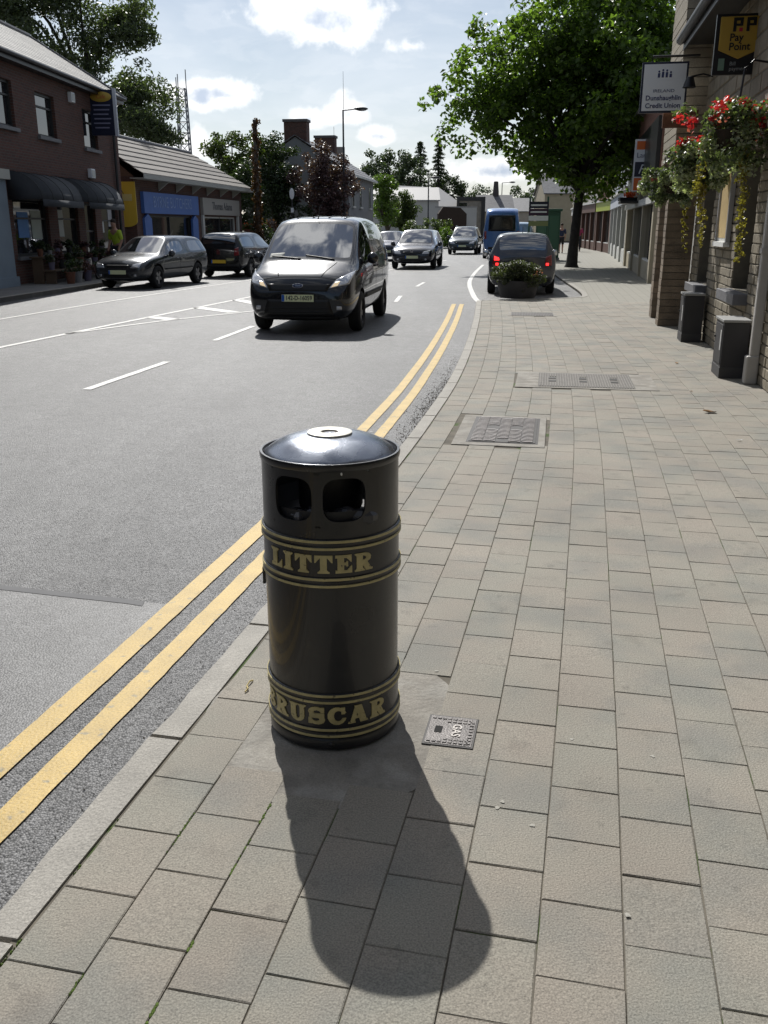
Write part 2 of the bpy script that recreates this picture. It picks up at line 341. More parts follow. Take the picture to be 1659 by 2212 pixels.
flat('paving_sheet', farp, -.004, fp, path)
def hw(Y): return float(np.interp(Y, [p[1] for p in FR], [p[0] for p in FR]))
CX0, CY0, BR = -.17, 2.77, .22             # litter bin
covers = [(.98, 7.36, .36, .58, 10.5), (2.2, 9.87, .74, .53, 10.0), (2.85, 17.7, .46, .40, 8.0), (.225, 2.67, .085, .095, 12.0)]
def in_cover(x, y, sh=.03):
    for cx, cy, a, c, th in covers[:3]:
        t = radians(th); dx_, dy_ = x - cx, y - cy; u = dx_ * cos(t) - dy_ * sin(t); v = dx_ * sin(t) + dy_ * cos(t)
        if abs(u) < a - .03 and abs(v) < c - .03: return True
    return False
patch = [(-.52, 2.46), (-.43, 2.40), (-.30, 2.385), (-.12, 2.40), (.05, 2.37), (.10, 2.52), (.125, 2.73), (.17, 3.06), (.09, 3.13), (-.06, 3.12), (-.22, 3.16), (-.36, 2.95), (-.43, 2.8), (-.48, 2.63)]
def in_poly(x, y, P):
    r = False; j = len(P) - 1
    for i in range(len(P)):
        if (P[i][1] > y) != (P[j][1] > y) and x < (P[j][0] - P[i][0]) * (y - P[i][1]) / (P[j][1] - P[i][1]) + P[i][0]: r = not r
        j = i
    return r
def paver_mesh(w, l, h=.05, bv=.0022):
    a, c = w / 2, l / 2; m = MB()
    j = lambda: random.uniform(-.0016, .0016)
    top = [(-a + bv + j(), -c + bv + j(), 0), (a - bv + j(), -c + bv + j(), 0), (a - bv + j(), c - bv + j(), 0), (-a + bv + j(), c - bv + j(), 0)]
    mid = [(-a, -c, -bv), (a, -c, -bv), (a, c, -bv), (-a, c, -bv)]; bot = [(x, y, -h) for x, y, z in mid]
    return m.add(top + mid + bot, [(0, 1, 2, 3)] + [(4 + i, 4 + (i + 1) % 4, (i + 1) % 4, i) for i in range(4)] + [(8 + i, 8 + (i + 1) % 4, 4 + (i + 1) % 4, 4 + i) for i in range(4)])
PT = [paver_mesh(.1968, .2460) for _ in range(6)]
PME = [t.mesh('paver', paver_m) for t in PT]
pv = []
ncol = 26
for ci in range(ncol):
    u = .104 + ci * .2; ss = np.arange(0, SL, .02); pts = np.array([off(s, u) for s in ss]); cl = np.r_[0, np.cumsum(np.hypot(*np.diff(pts, axis=0).T))]
    d = (ci % 2) * .125 + random.uniform(-.03, .03) - .2
    while d < cl[-1]:
        L = .249 * random.choice((1, 1, 1, 1, 1, .985, 1.01)); m = d + L / 2
        if 0 < m < cl[-1]:
            s = np.interp(m, cl, ss); x = np.interp(m, cl, pts[:, 0]); y = np.interp(m, cl, pts[:, 1]); _, _, tx, ty = kpt(s)
            if y > .6 and x < hw(y) + .15 and not in_cover(x, y) and ((x - CX0 - .01) / .34) ** 2 + ((y - CY0) / .37) ** 2 > 1: pv.append((x, y, atan2(-tx, ty), L / .249))
        d += L
pv.sort(key=lambda p: p[1] + .2 * abs(p[0]))
vis = [p for p in pv if abs(p[0]) / (p[1] + .55) < .47 and p[1] > 1.2]; first = set(map(id, vis[:300]))
jm = MB()
for p in pv:
    x, y, a, l = p; k = random.randrange(6); z = random.gauss(0, .0008); tx_, ty_ = random.gauss(0, .0028), random.gauss(0, .0028); a += random.gauss(0, .004)
    if id(p) in first: link('paver', PME[k], path, (x, y, z), (tx_, ty_, a), (1, l, 1))
    else:
        ca, sa = cos(a), sin(a); jm.add([(x + vx * ca - vy * l * sa, y + vx * sa + vy * l * ca, z + vz + vx * ty_ + vy * tx_) for vx, vy, vz in PT[k].v], PT[k].f)
stuff(jm.build('pavers', paver_m, path))
# kerb
kerb = structure(MB().add([(*off(s, u), z) for s in np.linspace(0, SL, 80) for u, z in ((-.112, -.02), (-.004, -.02), (-.004, -.2), (-.112, -.2))],
    [(i * 4 + k, i * 4 + (k + 1) % 4, i * 4 + 4 + (k + 1) % 4, i * 4 + 4 + k) for i in range(79) for k in range(4)]).build('kerb', joint_m))
s = .3
while s < SL - .3:
    L = .91; e = min(s + L, SL); m = MB(); vs = []; N_ = 7
    for i in range(N_):
        q = s + .009 + (e - s - .018) * i / (N_ - 1); w = random.gauss(0, .004) if s < 9 else 0
        for u, z in ((-.122 + w, -.14), (-.118 + w, -.012), (-.108 + w, .001), (-.006, .002), (-.004, -.1)): vs.append((*off(q, u), z + random.gauss(0, .0008)))
    m.add(vs, [(i * 5 + k, i * 5 + k + 1, i * 5 + 6 + k, i * 5 + 5 + k) for i in range(N_ - 1) for k in range(4)] + [(0, 1, 2, 3, 4), tuple(5 * (N_ - 1) + k for k in (4, 3, 2, 1, 0))])
    m.build('kerb_stone', kerb_m, kerb); s += L
# kerb round the bay and along the far path, and the left kerb + path
def kerb_strip(name, P, w, z0, z1, m, parent=None):
    b = MB(); vs = []
    for i, p in enumerate(P):
        a = P[max(i - 1, 0)]; c = P[min(i + 1, len(P) - 1)]; tx, ty = c[0] - a[0], c[1] - a[1]; L = hypot(tx, ty); nx, ny = ty / L, -tx / L
        vs += [(p[0], p[1], z0), (p[0], p[1], z1), (p[0] + nx * w, p[1] + ny * w, z1), (p[0] + nx * w, p[1] + ny * w, z0)]
    b.add(vs, [(i * 4 + k, i * 4 + (k + 1) % 4, i * 4 + 4 + (k + 1) % 4, i * 4 + 4 + k) for i in range(len(P) - 1) for k in range(4)] + [(0, 1, 2, 3), tuple(4 * (len(P) - 1) + k for k in (3, 2, 1, 0))])
    return b.build(name, m, parent)
structure(kerb_strip('bay_kerb', RK, .13, -.2, .003, kerb_m))
ltar = mat('left_path', (.19, .185, .175), .85, var=.12, vs=1.2, bump=.003, bs=60, speck=.15, ss=90)
structure(flat('left_footpath', LK + [(40, 150), (-60, 150), (-60, -10), (-12, -10)], .05, ltar, thick=.2))
structure(kerb_strip('left_kerb', LK, -.15, -.2, .055, kerb_m))
# gutter grit along the kerb (loose, uncountable)
grit_m = mat('grit', (.13, .11, .085), .95, rnd=.5)
b = MB()
for _ in range(2600):
    s = random.choice((random.uniform(1, 8), random.gauss(12.3, 1.3), random.gauss(12.0, .8), random.uniform(9, 15.5)))
    if not 0 < s < SL - 1: continue
    x, y = off(s, -.125 - abs(random.gauss(0, .08 if s > 9 else .05))); r = random.uniform(.002, .007) * (1.3 if s > 9 else .8)
    vs = [(x + random.uniform(-r, r), y + random.uniform(-r, r), ZR + random.uniform(0, r)) for _ in range(3)]; vs.append((x, y, ZR + r * 1.4))
    b.add(vs, [(0, 1, 3), (1, 2, 3), (2, 0, 3)])
stuff(tag(b.build('gutter_grit', grit_m), 'loose grit and leaf crumbs lying along the kerb', 'grit'))
# moss in two joints
moss_m = mat('moss', (.075, .12, .015), .95, var=.4, vs=60, bump=.004, bs=300)
b = MB()
for u_, a_, c_, w in ((.204, 1.62, 2.30, .0035), (.404, 1.55, 2.36, .0045), (.003, 1.5, 2.2, .003)):
    for k_ in range(150):
        Ym = random.uniform(a_, c_)
        if sin(Ym * 23 + u_ * 40) + sin(Ym * 9.1) < .2: continue
        x, y = off(sY(Ym), u_ + random.gauss(0, .0016)); r = w * random.uniform(.5, 1.4); b.sphere((x, y, -.005), (r, r * 1.8, .0075), 6, 4)
stuff(tag(b.build('moss', moss_m, smooth=True), 'green moss growing in the paver joints near the kerb', 'moss'))
# ---- covers set in the paving
iron = mat('cast_iron', (.10, .092, .088), .5, metal=.45, var=.2, vs=12, bump=.002, bs=160)
iron_d = mat('cast_iron_dark', (.045, .042, .04), .6, metal=.3, var=.2, vs=12)
def plate(name, label, i, inset, group=None):
    cx, cy, a, c, th = covers[i]; t = thing(name, label, 'manhole', (cx, cy, 0), radians(-th), group)
    MB().box(-a, a, -c, c, -.05, .0055).build('concrete_surround', concrete_m, t, bevel=.004)
    return t, a, c
t, a, c = plate('manhole_cover', 'iron manhole cover with wavy raised tread close to the kerb', 0, 0)
x0, x1, y0, y1 = -.235, .285, -.47, .49
MB().box(x0 - .02, x1 + .02, y0 - .02, y1 + .02, -.03, .0065).build('frame', iron_d, t)
MB().box(x0, x1, y0, y1, -.03, .0105).build('cover', iron_d, t)
b = MB(); bands = 5; bw = (x1 - x0 - .03) / bands
for k in range(bands):
    xa = x0 + .015 + k * bw; amp = .02 * (1 if k % 2 else -1); rows = 19
    for r in range(rows):
        yc = y0 + .03 + (y1 - y0 - .06) * r / (rows - 1)
        if (k in (1, 3) and 9 <= r <= 11) or (k == 2 and r in (0, 1, 18)) : continue
        n = 6; vs = []
        for q in range(n + 1):
            x = xa + (bw - .006) * q / n; y = yc + amp * sin(pi * q / n) - amp * .6
            vs += [(x, y - .0125, .0105), (x, y - .011, .0165), (x, y + .011, .0165), (x, y + .0125, .0105)]
        b.add(vs, [(q * 4 + j, q * 4 + 4 + j, q * 4 + 5 + j, q * 4 + 1 + j) for q in range(n) for j in range(3)] + [(0, 1, 2, 3), (4 * n + 3, 4 * n + 2, 4 * n + 1, 4 * n)])
b.build('tread_ribs', mat('worn_iron', (.27, .25, .24), .5, metal=.35, var=.15, vs=14), t)
for yb in (-.2, .28): MB().box(x0 + bw + .02, x0 + 2 * bw + .005, yb - .03, yb + .03, .0105, .0135).build('key_plate', iron_d, t)
t, a, c = plate('manhole_cover', 'broad ribbed concrete-filled manhole cover in the path before the grey cabinets', 1, 0)
for xa, xb in ((-.5, .0), (.005, .505)):
    MB().box(xa, xb, -.47, .47, -.03, .0065).build('cover', mat('cover_concrete', (.15, .142, .128), .85, var=.2, vs=16), t)
b = MB()
for k in range(36):
    x = -.485 + k * .0275
    for ya, yb in ((-.45, .45),) if k % 12 not in (4, 5, 6) else ((-.45, -.2), (.2, .45)): b.box(x, x + .011, ya, yb, .0065, .0125)
b.build('tread_ribs', mat('rib_concrete', (.21, .195, .18), .8, var=.2, vs=20), t)
for cxk in (-.36, -.03, .3):
    for yy in (-.13, .06): MB().box(cxk - .04, cxk + .05, yy, yy + .07, .0065, .011).build('key_plate', iron_d, t)
t, a, c = plate('manhole_cover', 'small ribbed manhole cover in the path before the planter', 2, 0)
MB().box(-.40, .40, -.34, .34, -.03, .0065).build('cover', iron, t)
b = MB()
for k in range(26): b.box(-.385 + k * .03, -.372 + k * .03, -.32, .32, .0065, .012)
b.build('tread_ribs', iron_d, t)
cx, cy, a, c, th = covers[3]
t = thing('gas_cover', 'small square iron cover lettered GAS beside the litter bin', 'cover', (cx, cy, -.0038), radians(-th))
MB().box(-a, a, -c, c, -.04, .0065).build('frame', iron_d, t, bevel=.002)
MB().box(-a + .008, a - .008, -c + .008, c - .008, -.03, .0078).build('plate', iron, t)
b = MB()
for k in range(8):
    q = -.066 + k * .0178
    for (xx, yy) in ((q, -.073), (q, .073), (.066, q * 1.05)) + (((q, .056),) if k > 2 else ()) + (((q, -.056),) if k > 2 else ()): b.box(xx - .006, xx + .006, yy - .006, yy + .006, .0078, .0105)
b.build('studs', iron, t)
MB().box(-.055, -.03, -.02, .02, .0078, .009).build('keyhole', mat('black_hole', (.01, .01, .01), .9), t)
text('lettering', 'GAS', .042, mat('iron_letter', (.3, .28, .26), .45, metal=.4), t, (.018, 0, .0088), (0, 0, radians(-90)), .0015, bold=.0006)
# concrete collar round the bin
b = MB(); b.prism([(CX0 + .455 * cos(q), CY0 + .52 * sin(q), -.04) for q in np.linspace(0, 2 * pi, 40)[:-1] if CX0 + .60 * cos(q) > -9], (0, 0, .0378))
structure(b.build('concrete_collar', concrete_m))
# ================================================================ LITTER BIN
black_gloss = mat('bin_black_paint', (.011, .0115, .0135), .32, col2=(.026, .024, .021), c2s=11, c2lo=.56, c2hi=.78, var=.35, vs=6, bump=.0006, bs=500, coat=.25, rvar=.07)
gold_m = mat('gold_paint', (.47, .40, .19), .42, var=.2, vs=30, col2=(.16, .13, .07), c2s=60, c2lo=.63, c2hi=.70)
chrome_m = mat('bin_lid_metal', (.27, .29, .33), .27, metal=.85, var=.2, vs=9, rvar=.1, bump=.0005, bs=180)
steel_m = mat('ash_plate', (.60, .58, .52), .5, metal=.25, var=.12, vs=30)
liner_m = mat('bin_liner', (.02, .02, .022), .6)
bin_ = thing('litter_bin', 'black cylindrical litter bin with gold lettering and domed lid on the pavement', 'litter bin', (CX0, CY0, .004))
R = BR - .004
def cyl(al, z, r=R): return (r * sin(al), -r * cos(al), z)
nseg = 96
holes = [radians(q) for q in (-29.5, 14.5, 150.5, 194.5)]; hwid = radians(17.6); pw = radians(21.5); zc, zh = .84, .067
hs = sorted(h % (2 * pi) for h in holes)
def shell(r, out):
    """tube wall pierced by four rounded openings"""
    b = MB()
    def add(vs, fs): b.add(vs, fs if out else [f[::-1] for f in fs])
    def band(z0, z1, a0, a1, n, nz=1):
        add([cyl(a0 + (a1 - a0) * k / n, z0 + (z1 - z0) * j / nz, r) for j in range(nz + 1) for k in range(n + 1)], [(j * (n + 1) + k, j * (n + 1) + k + 1, (j + 1) * (n + 1) + k + 1, (j + 1) * (n + 1) + k) for j in range(nz) for k in range(n)])
    band(.03, .755, 0, 2 * pi, nseg, 6); band(.925, .95, 0, 2 * pi, nseg)
    for h in holes:
        N_ = 64; rings = 6; vs = []
        for q_ in range(rings):
            t = q_ / (rings - 1)
            for k in range(N_):
                q = 2 * pi * (k + .5) / N_; cq, sq = cos(q), sin(q); e = 2 / 3.3
                ix = hwid * abs(cq) ** e * (1 if cq > 0 else -1); iz = zh * abs(sq) ** e * (1 if sq > 0 else -1)
                m = max(abs(cq), abs(sq)); vs.append(cyl(h + ix + (pw * cq / m - ix) * t, zc + iz + (.085 * sq / m - iz) * t, r))
        add(vs, [((q_ + 1) * N_ + k, (q_ + 1) * N_ + (k + 1) % N_, q_ * N_ + (k + 1) % N_, q_ * N_ + k) for q_ in range(rings - 1) for k in range(N_)])
        if out:
            b.add([cyl(*((lambda v: (atan2(v[0], -v[1]), v[2]))(vs[k])), r - dr) for dr in (0, .008) for k in range(N_)], [(k, (k + 1) % N_, N_ + (k + 1) % N_, N_ + k) for k in range(N_)])
    for i in range(4):
        a0 = hs[i] + pw; a1 = hs[(i + 1) % 4] - pw
        if a1 < a0: a1 += 2 * pi
        band(.755, .925, a0, a1, max(3, int((a1 - a0) / .05)), 3)
    return b
b = shell(R, True); o = b.build('body', black_gloss, bin_, smooth=True); o.modifiers.clear(); me = o.data
nr = []
for p in me.polygons:
    c = p.center; rad = Vector((c.x, c.y, 0)).normalized(); rev = abs(p.normal.dot(rad)) < .5
    for li in p.loop_indices:
        v = me.vertices[me.loops[li].vertex_index].co; nr.append(tuple(p.normal) if rev else tuple(Vector((v.x, v.y, 0)).normalized()))
me.normals_split_custom_set(nr)
shell(R - .008, False).build('inner_wall', liner_m, bin_, smooth=True).modifiers.clear()
MB().lathe([(0, .74), (.17, .745), (.198, .80), (.2, .76), (.18, .66), (0, .66)], 48).build('liner', liner_m, bin_, smooth=True)
MB().lathe([(.09, .745), (.102, .77), (.102, .93), (.09, .94)], 40).build('ash_bucket', liner_m, bin_, smooth=True)
rub = MB()
for k in range(9): rub.sphere((random.uniform(-.10, .12), random.uniform(-.165, -.13), .775), (random.uniform(.02, .05), random.uniform(.02, .04), random.uniform(.015, .035)), 8, 5)
stuff(rub.build('rubbish', mat('rubbish', (.05, .05, .055), .25, rnd=.5), bin_))
MB().lathe([(R + .0005, .928), (R + .0035, .931), (R + .0055, .944), (R + .003, .951), (R - .004, .951), (R - .010, .944), (R - .012, .93)], 96).build('rim', black_gloss, bin_, smooth=True)
prof = [(R - .011, .942)] + [((R - .012) * q, .946 + .053 * (1 - q ** 3.3)) for q in np.linspace(1, .02, 18)] + [(0, 1.0)]
MB().lathe([(max(r, .0005), z) for r, z in prof], 96).build('lid', chrome_m, bin_, smooth=True)
ap = MB().lathe([(.026, .9935), (.027, 1.0030), (.030, 1.0045), (.066, 1.0045), (.0705, 1.003), (.0705, .990)], 64).build('ash_plate', steel_m, bin_, smooth=True)
MB().lathe([(.0005, .9985), (.0265, .9992)], 32).build('ash_hole', mat('ash_dark', (.05, .03, .025), .8, var=.4, vs=80), ap)
MB().lathe([(R + .0005, 0), (R + .004, .004), (R + .004, .034), (R + .001, .038)], 96).build('base_ring', black_gloss, bin_, smooth=True)
for zc_, names in ((.641, 0), (.123, 1)):
    # raised belt with bead mouldings, gold lines on them
    MB().lathe([(R - .001, zc_ - .078), (R + .0022, zc_ - .076), (R + .0022, zc_ + .076), (R - .001, zc_ + .078)], 96).build('belt', black_gloss, bin_, smooth=True)
    for s_ in (-1, 1):
        zb = zc_ + s_ * .0605
        MB().lathe([(R + .001, zb - .019), (R + .006, zb - .017), (R + .0085, zb - .011), (R + .006, zb - .004), (R + .0052, zb), (R + .006, zb + .004), (R + .0085, zb + .011), (R + .006, zb + .017), (R + .001, zb + .019)], 96).build('moulding', black_gloss, bin_, smooth=True)
        for dz_ in (-.0112, .0112):
            MB().lathe([(R + .0066, zb + dz_ - .0045), (R + .0093, zb + dz_ - .0032), (R + .0093, zb + dz_ + .0032), (R + .0066, zb + dz_ + .0045)], 96).build('gold_line', gold_m, bin_, smooth=True)
def rc(x, y, a, b_, c, d): return a <= x <= b_ and c <= y <= d
def el(x, y, cx, cy, rx, ry): return ((x - cx) / rx) ** 2 + ((y - cy) / ry) ** 2 <= 1
def ser(x, y, cx, w, yb, up, tip=.17):       # bracketed slab serif at yb growing up/down
    d = (y - yb) * up; return 0 <= d <= tip and abs(x - cx) <= w / 2 - .09 * (d / tip) ** .6 * (1 if d > .09 else .3)
def band_line(x, y, x0, y0, x1, y1, w):
    t = ((x - x0) * (x1 - x0) + (y - y0) * (y1 - y0)) / ((x1 - x0) ** 2 + (y1 - y0) ** 2); t = min(1, max(0, t)); return abs(x - (x0 + (x1 - x0) * t)) <= w / 2 and 0 <= y <= 1
GL = {
 'L': (.78, lambda x, y: rc(x, y, .13, .43, 0, 1) or ser(x, y, .28, .56, 1, -1) or rc(x, y, .02, .76, 0, .17) or (x > .56 and x < .78 and y < .17 + (x - .56) * 1.35)),
 'I': (.58, lambda x, y: rc(x, y, .14, .44, 0, 1) or ser(x, y, .29, .56, 1, -1) or ser(x, y, .29, .56, 0, 1)),
 'T': (.86, lambda x, y: rc(x, y, .28, .58, 0, 1) or rc(x, y, .02, .84, .83, 1) or (y > .83 - (.24 - min(x, .86 - x)) * 1.35 and min(x, .86 - x) < .24 and min(x, .86 - x) > .02 and y < 1 and y > .58) or ser(x, y, .43, .56, 0, 1)),
 'E': (.80, lambda x, y: rc(x, y, .12, .42, 0, 1) or rc(x, y, .02, .76, 0, .17) or rc(x, y, .02, .74, .83, 1) or rc(x, y, .3, .58, .44, .58) or (.5 < x < .6 and .36 < y < .66) or (x > .56 and x < .78 and y < .17 + (x - .56) * 1.2) or (x > .54 and x < .76 and y > .83 - (x - .54) * 1.2)),
 'R': (.92, lambda x, y: rc(x, y, .12, .42, 0, 1) or ser(x, y, .27, .52, 0, 1) or ser(x, y, .25, .46, 1, -1) or (el(x, y, .46, .73, .38, .27) and x > .3 and not el(x, y, .46, .73, .13, .11)) or (rc(x, y, .12, .46, .84, 1)) or (.0 <= y <= .5 and abs(x - (.74 - .5 * y)) < .16) or rc(x, y, .6, .92, 0, .12)),
 'B': (.84, lambda x, y: rc(x, y, .12, .42, 0, 1) or rc(x, y, .02, .5, 0, .15) or rc(x, y, .02, .5, .85, 1) or (x > .3 and el(x, y, .44, .75, .34, .25) and not el(x, y, .46, .75, .12, .1)) or (x > .3 and el(x, y, .46, .27, .38, .27) and not el(x, y, .47, .27, .14, .11))),
 'U': (.90, lambda x, y: (y > .32 and (rc(x, y, .1, .38, .3, 1) or rc(x, y, .58, .80, .3, 1))) or ser(x, y, .24, .48, 1, -1) or ser(x, y, .69, .42, 1, -1) or (y <= .34 and el(x, y, .45, .34, .35, .34) and not (el(x, y, .48, .36, .1, .2)))),
 'S': (.80, lambda x, y: (el(x, y, .39, .73, .36, .27) and not el(x, y, .42, .71, .15, .1) and not (x > .42 and y < .70)) or (el(x, y, .41, .27, .37, .27) and not el(x, y, .38, .29, .15, .1) and not (x < .38 and y > .30)) or (.6 < x < .76 and .66 < y < .98) or (.03 < x < .18 and .02 < y < .36) or band_line(x, y, .22, .62, .6, .38, .3) and .36 < y < .64),
 'C': (.84, lambda x, y: (el(x, y, .44, .5, .42, .5) and not el(x, y, .5, .5, .2, .3) and not (x > .55 and .36 < y < .66)) or (.64 < x < .8 and .6 < y < .97)),
 'A': (.96, lambda x, y: (abs(x - (.18 + .26 * y)) < .10 and y < 1) or (abs(x - (.74 - .26 * y)) < .16 and y < 1) or rc(x, y, .3, .66, .26, .38) or ser(x, y, .18, .36, 0, 1, .12) or ser(x, y, .76, .4, 0, 1, .12) or rc(x, y, .3, .62, .93, 1)),
}
def letters(word, center, span, z0, h, ws):
    tot = sum(GL[c][0] for c in word) + .08 * (len(word) - 1); k = span / tot; a = center - span / 2
    for c in word:
        w, fn = GL[c]; n, m = int(44 * w), 44; keep = [[fn((i + .5) / n * w, (j + .5) / m) for i in range(n)] for j in range(m)]
        idx = {}; vs = []; fs = []
        def vid(i, j, l):
            if (i, j, l) not in idx:
                idx[(i, j, l)] = len(vs); vs.append(cyl(a + i / n * w * k, z0 + j / m * h, R + (.0053 if l else .002)))
            return idx[(i, j, l)]
        for j in range(m):
            for i in range(n):
                if not keep[j][i]: continue
                fs.append((vid(i, j, 1), vid(i + 1, j, 1), vid(i + 1, j + 1, 1), vid(i, j + 1, 1)))
                for (di, dj, p, q) in ((-1, 0, (0, 1), (0, 0)), (1, 0, (1, 0), (1, 1)), (0, -1, (0, 0), (1, 0)), (0, 1, (1, 1), (0, 1))):
                    ii, jj = i + di, j + dj
                    if not (0 <= ii < n and 0 <= jj < m and keep[jj][ii]):
                        fs.append((vid(i + p[0], j + p[1], 0), vid(i + q[0], j + q[1], 0), vid(i + q[0], j + q[1], 1), vid(i + p[0], j + p[1], 1)))
        MB().add(vs, fs).build('letter', gold_m, bin_); a += (w + .08) * k
letters('LITTER', radians(-8.5), radians(92), .612, .058, 0)
letters('BRUSCAR', radians(-11.5), radians(126), .093, .062, 0)
bolt = MB().sphere((0, 0, 0), (.011, .006, .011), 12, 6).build('bolt', black_gloss, bin_, smooth=True); bolt.location = cyl(0, .02, R + .005)
hg = MB().box(-.006, .004, -.014, .014, -.03, .03).build('hinge', black_gloss, bin_, bevel=.003); hg.location = cyl(radians(-93), .52, R + .008); hg.rotation_euler = (0, 0, 0)
spl = MB().sphere((0, 0, 0), (.006, .004, .0015), 8, 4).build('bird_dropping', mat('dropping', (.75, .74, .7), .8), bin_); spl.location = (.13, .09, .982)
drip = MB().sphere((0, 0, 0), (.003, .001, .005), 8, 4).build('paint_drip', MATS['dropping'], bin_); drip.location = cyl(radians(12), .922, R + .0008)
# ================================================================ SMALL LITTER ON THE PATH
def g2(x, y): return (x, y)
dead_m = mat('dead_leaf', (.30, .17, .07), .8, rnd=.25)
for i, (x, y, r, lab) in enumerate(((2.95, 8.1, .09, 'curled brown leaf on the paving, the biggest near the cabinets'), (3.62, 11.2, .05, 'small dry leaf on the paving beside the nearer grey cabinet'), (3.15, 9.2, .03, 'tiny dark leaf crumb on the paving before the nearer grey cabinet'))):
    b = MB(); n = 9; vs = [(0, 0, .004)]
    for k in range(n): q = 2 * pi * k / n; rr = r * random.uniform(.5, 1); vs.append((rr * cos(q), rr * sin(q) * .55, .004 + random.uniform(0, .25) * r))
    b.add(vs, [(0, 1 + k, 1 + (k + 1) % n) for k in range(n)]); o = b.build('dead_leaf', dead_m, loc=(x, y, .002), rot=(0, 0, i)); tag(o, lab, 'leaf')
b = MB(); n = 6; vs = [(x, y, .004 + random.uniform(0, .012)) for x, y in ((0, 0), (.035, .004), (.06, .02), (.04, .035), (.01, .03))]; b.prism(vs, (0, 0, .002))
tag(b.build('paper_scrap', mat('scrap', (.75, .75, .74), .6), loc=(2.78, 6.95, .002)), 'white scrap of paper lying on the open paving', 'litter')
gum = mat('chewing_gum', (.38, .365, .32), .9)
for i, (x, y) in enumerate(((.35, 2.28), (.33, 2.25), (.42, 2.17), (.60, 1.82), (.62, 2.62), (.20, 3.1), (.86, 2.52))):
    b = MB(); n = 8; b.add([(0, 0, .0013)] + [(.008 * random.uniform(.6, 1.2) * cos(2 * pi * k / n), .008 * random.uniform(.6, 1.2) * sin(2 * pi * k / n), .0006) for k in range(n)], [(0, 1 + k, 1 + (k + 1) % n) for k in range(n)])
    tag(b.build('chewing_gum', gum, loc=(x, y, .0015)), 'flattened pale spot of chewing gum on the pavers', 'gum', 'gum spots on the pavers')
b = MB().tube([(-.505, 2.93, .006), (-.497, 2.95, .010), (-.505, 2.975, .006), (-.498, 3.0, .012), (-.489, 3.02, .005)], .003, 6)
tag(b.build('dry_twig', mat('straw', (.5, .4, .16), .8)), 'bent straw-coloured twig by the kerb left of the bin', 'twig')
# ================================================================ VEHICLES
def paint(name, col, rough=.25): return mat(name, col, rough, metal=.35, coat=1.0, spec=.5)
glass_m = mat('car_glass', (.012, .014, .016), .02, spec=.9, coat=1.0); glass_m.node_tree.nodes['Principled BSDF'].inputs['IOR'].default_value = 2.3
trim_m = mat('black_trim', (.012, .012, .012), .6)
seam_m = mat('panel_gap', (.004, .004, .004), .9)
tyre_m = mat('tyre', (.014, .014, .014), .85)
alloy_m = mat('alloy', (.30, .30, .31), .35, metal=.8)
lamp_m = mat('lamp_glass', (.55, .56, .58), .06, metal=.55, coat=1)
lamp_on = mat('lamp_lit', (.9, .75, .5), .2, emit=(1, .78, .5), es=.55)
tail_m = mat('tail_glass', (.22, .012, .015), .1, coat=1)
tail_on = mat('tail_lit', (.9, .02, .02), .2, emit=(1, .03, .03), es=2.5)
amber_m = mat('amber_glass', (.55, .2, .03), .15, coat=1)
plate_w = mat('plate_white', (.78, .82, .50), .4); plate_y = mat('plate_yellow', (.75, .5, .04), .4); plate_b = mat('plate_band', (.02, .12, .5), .4); ink = mat('plate_ink', (.015, .015, .02), .5)
chrome = mat('chrome', (.6, .6, .6), .12, metal=1)
grille_m = mat('grille', (.008, .008, .008), .4)
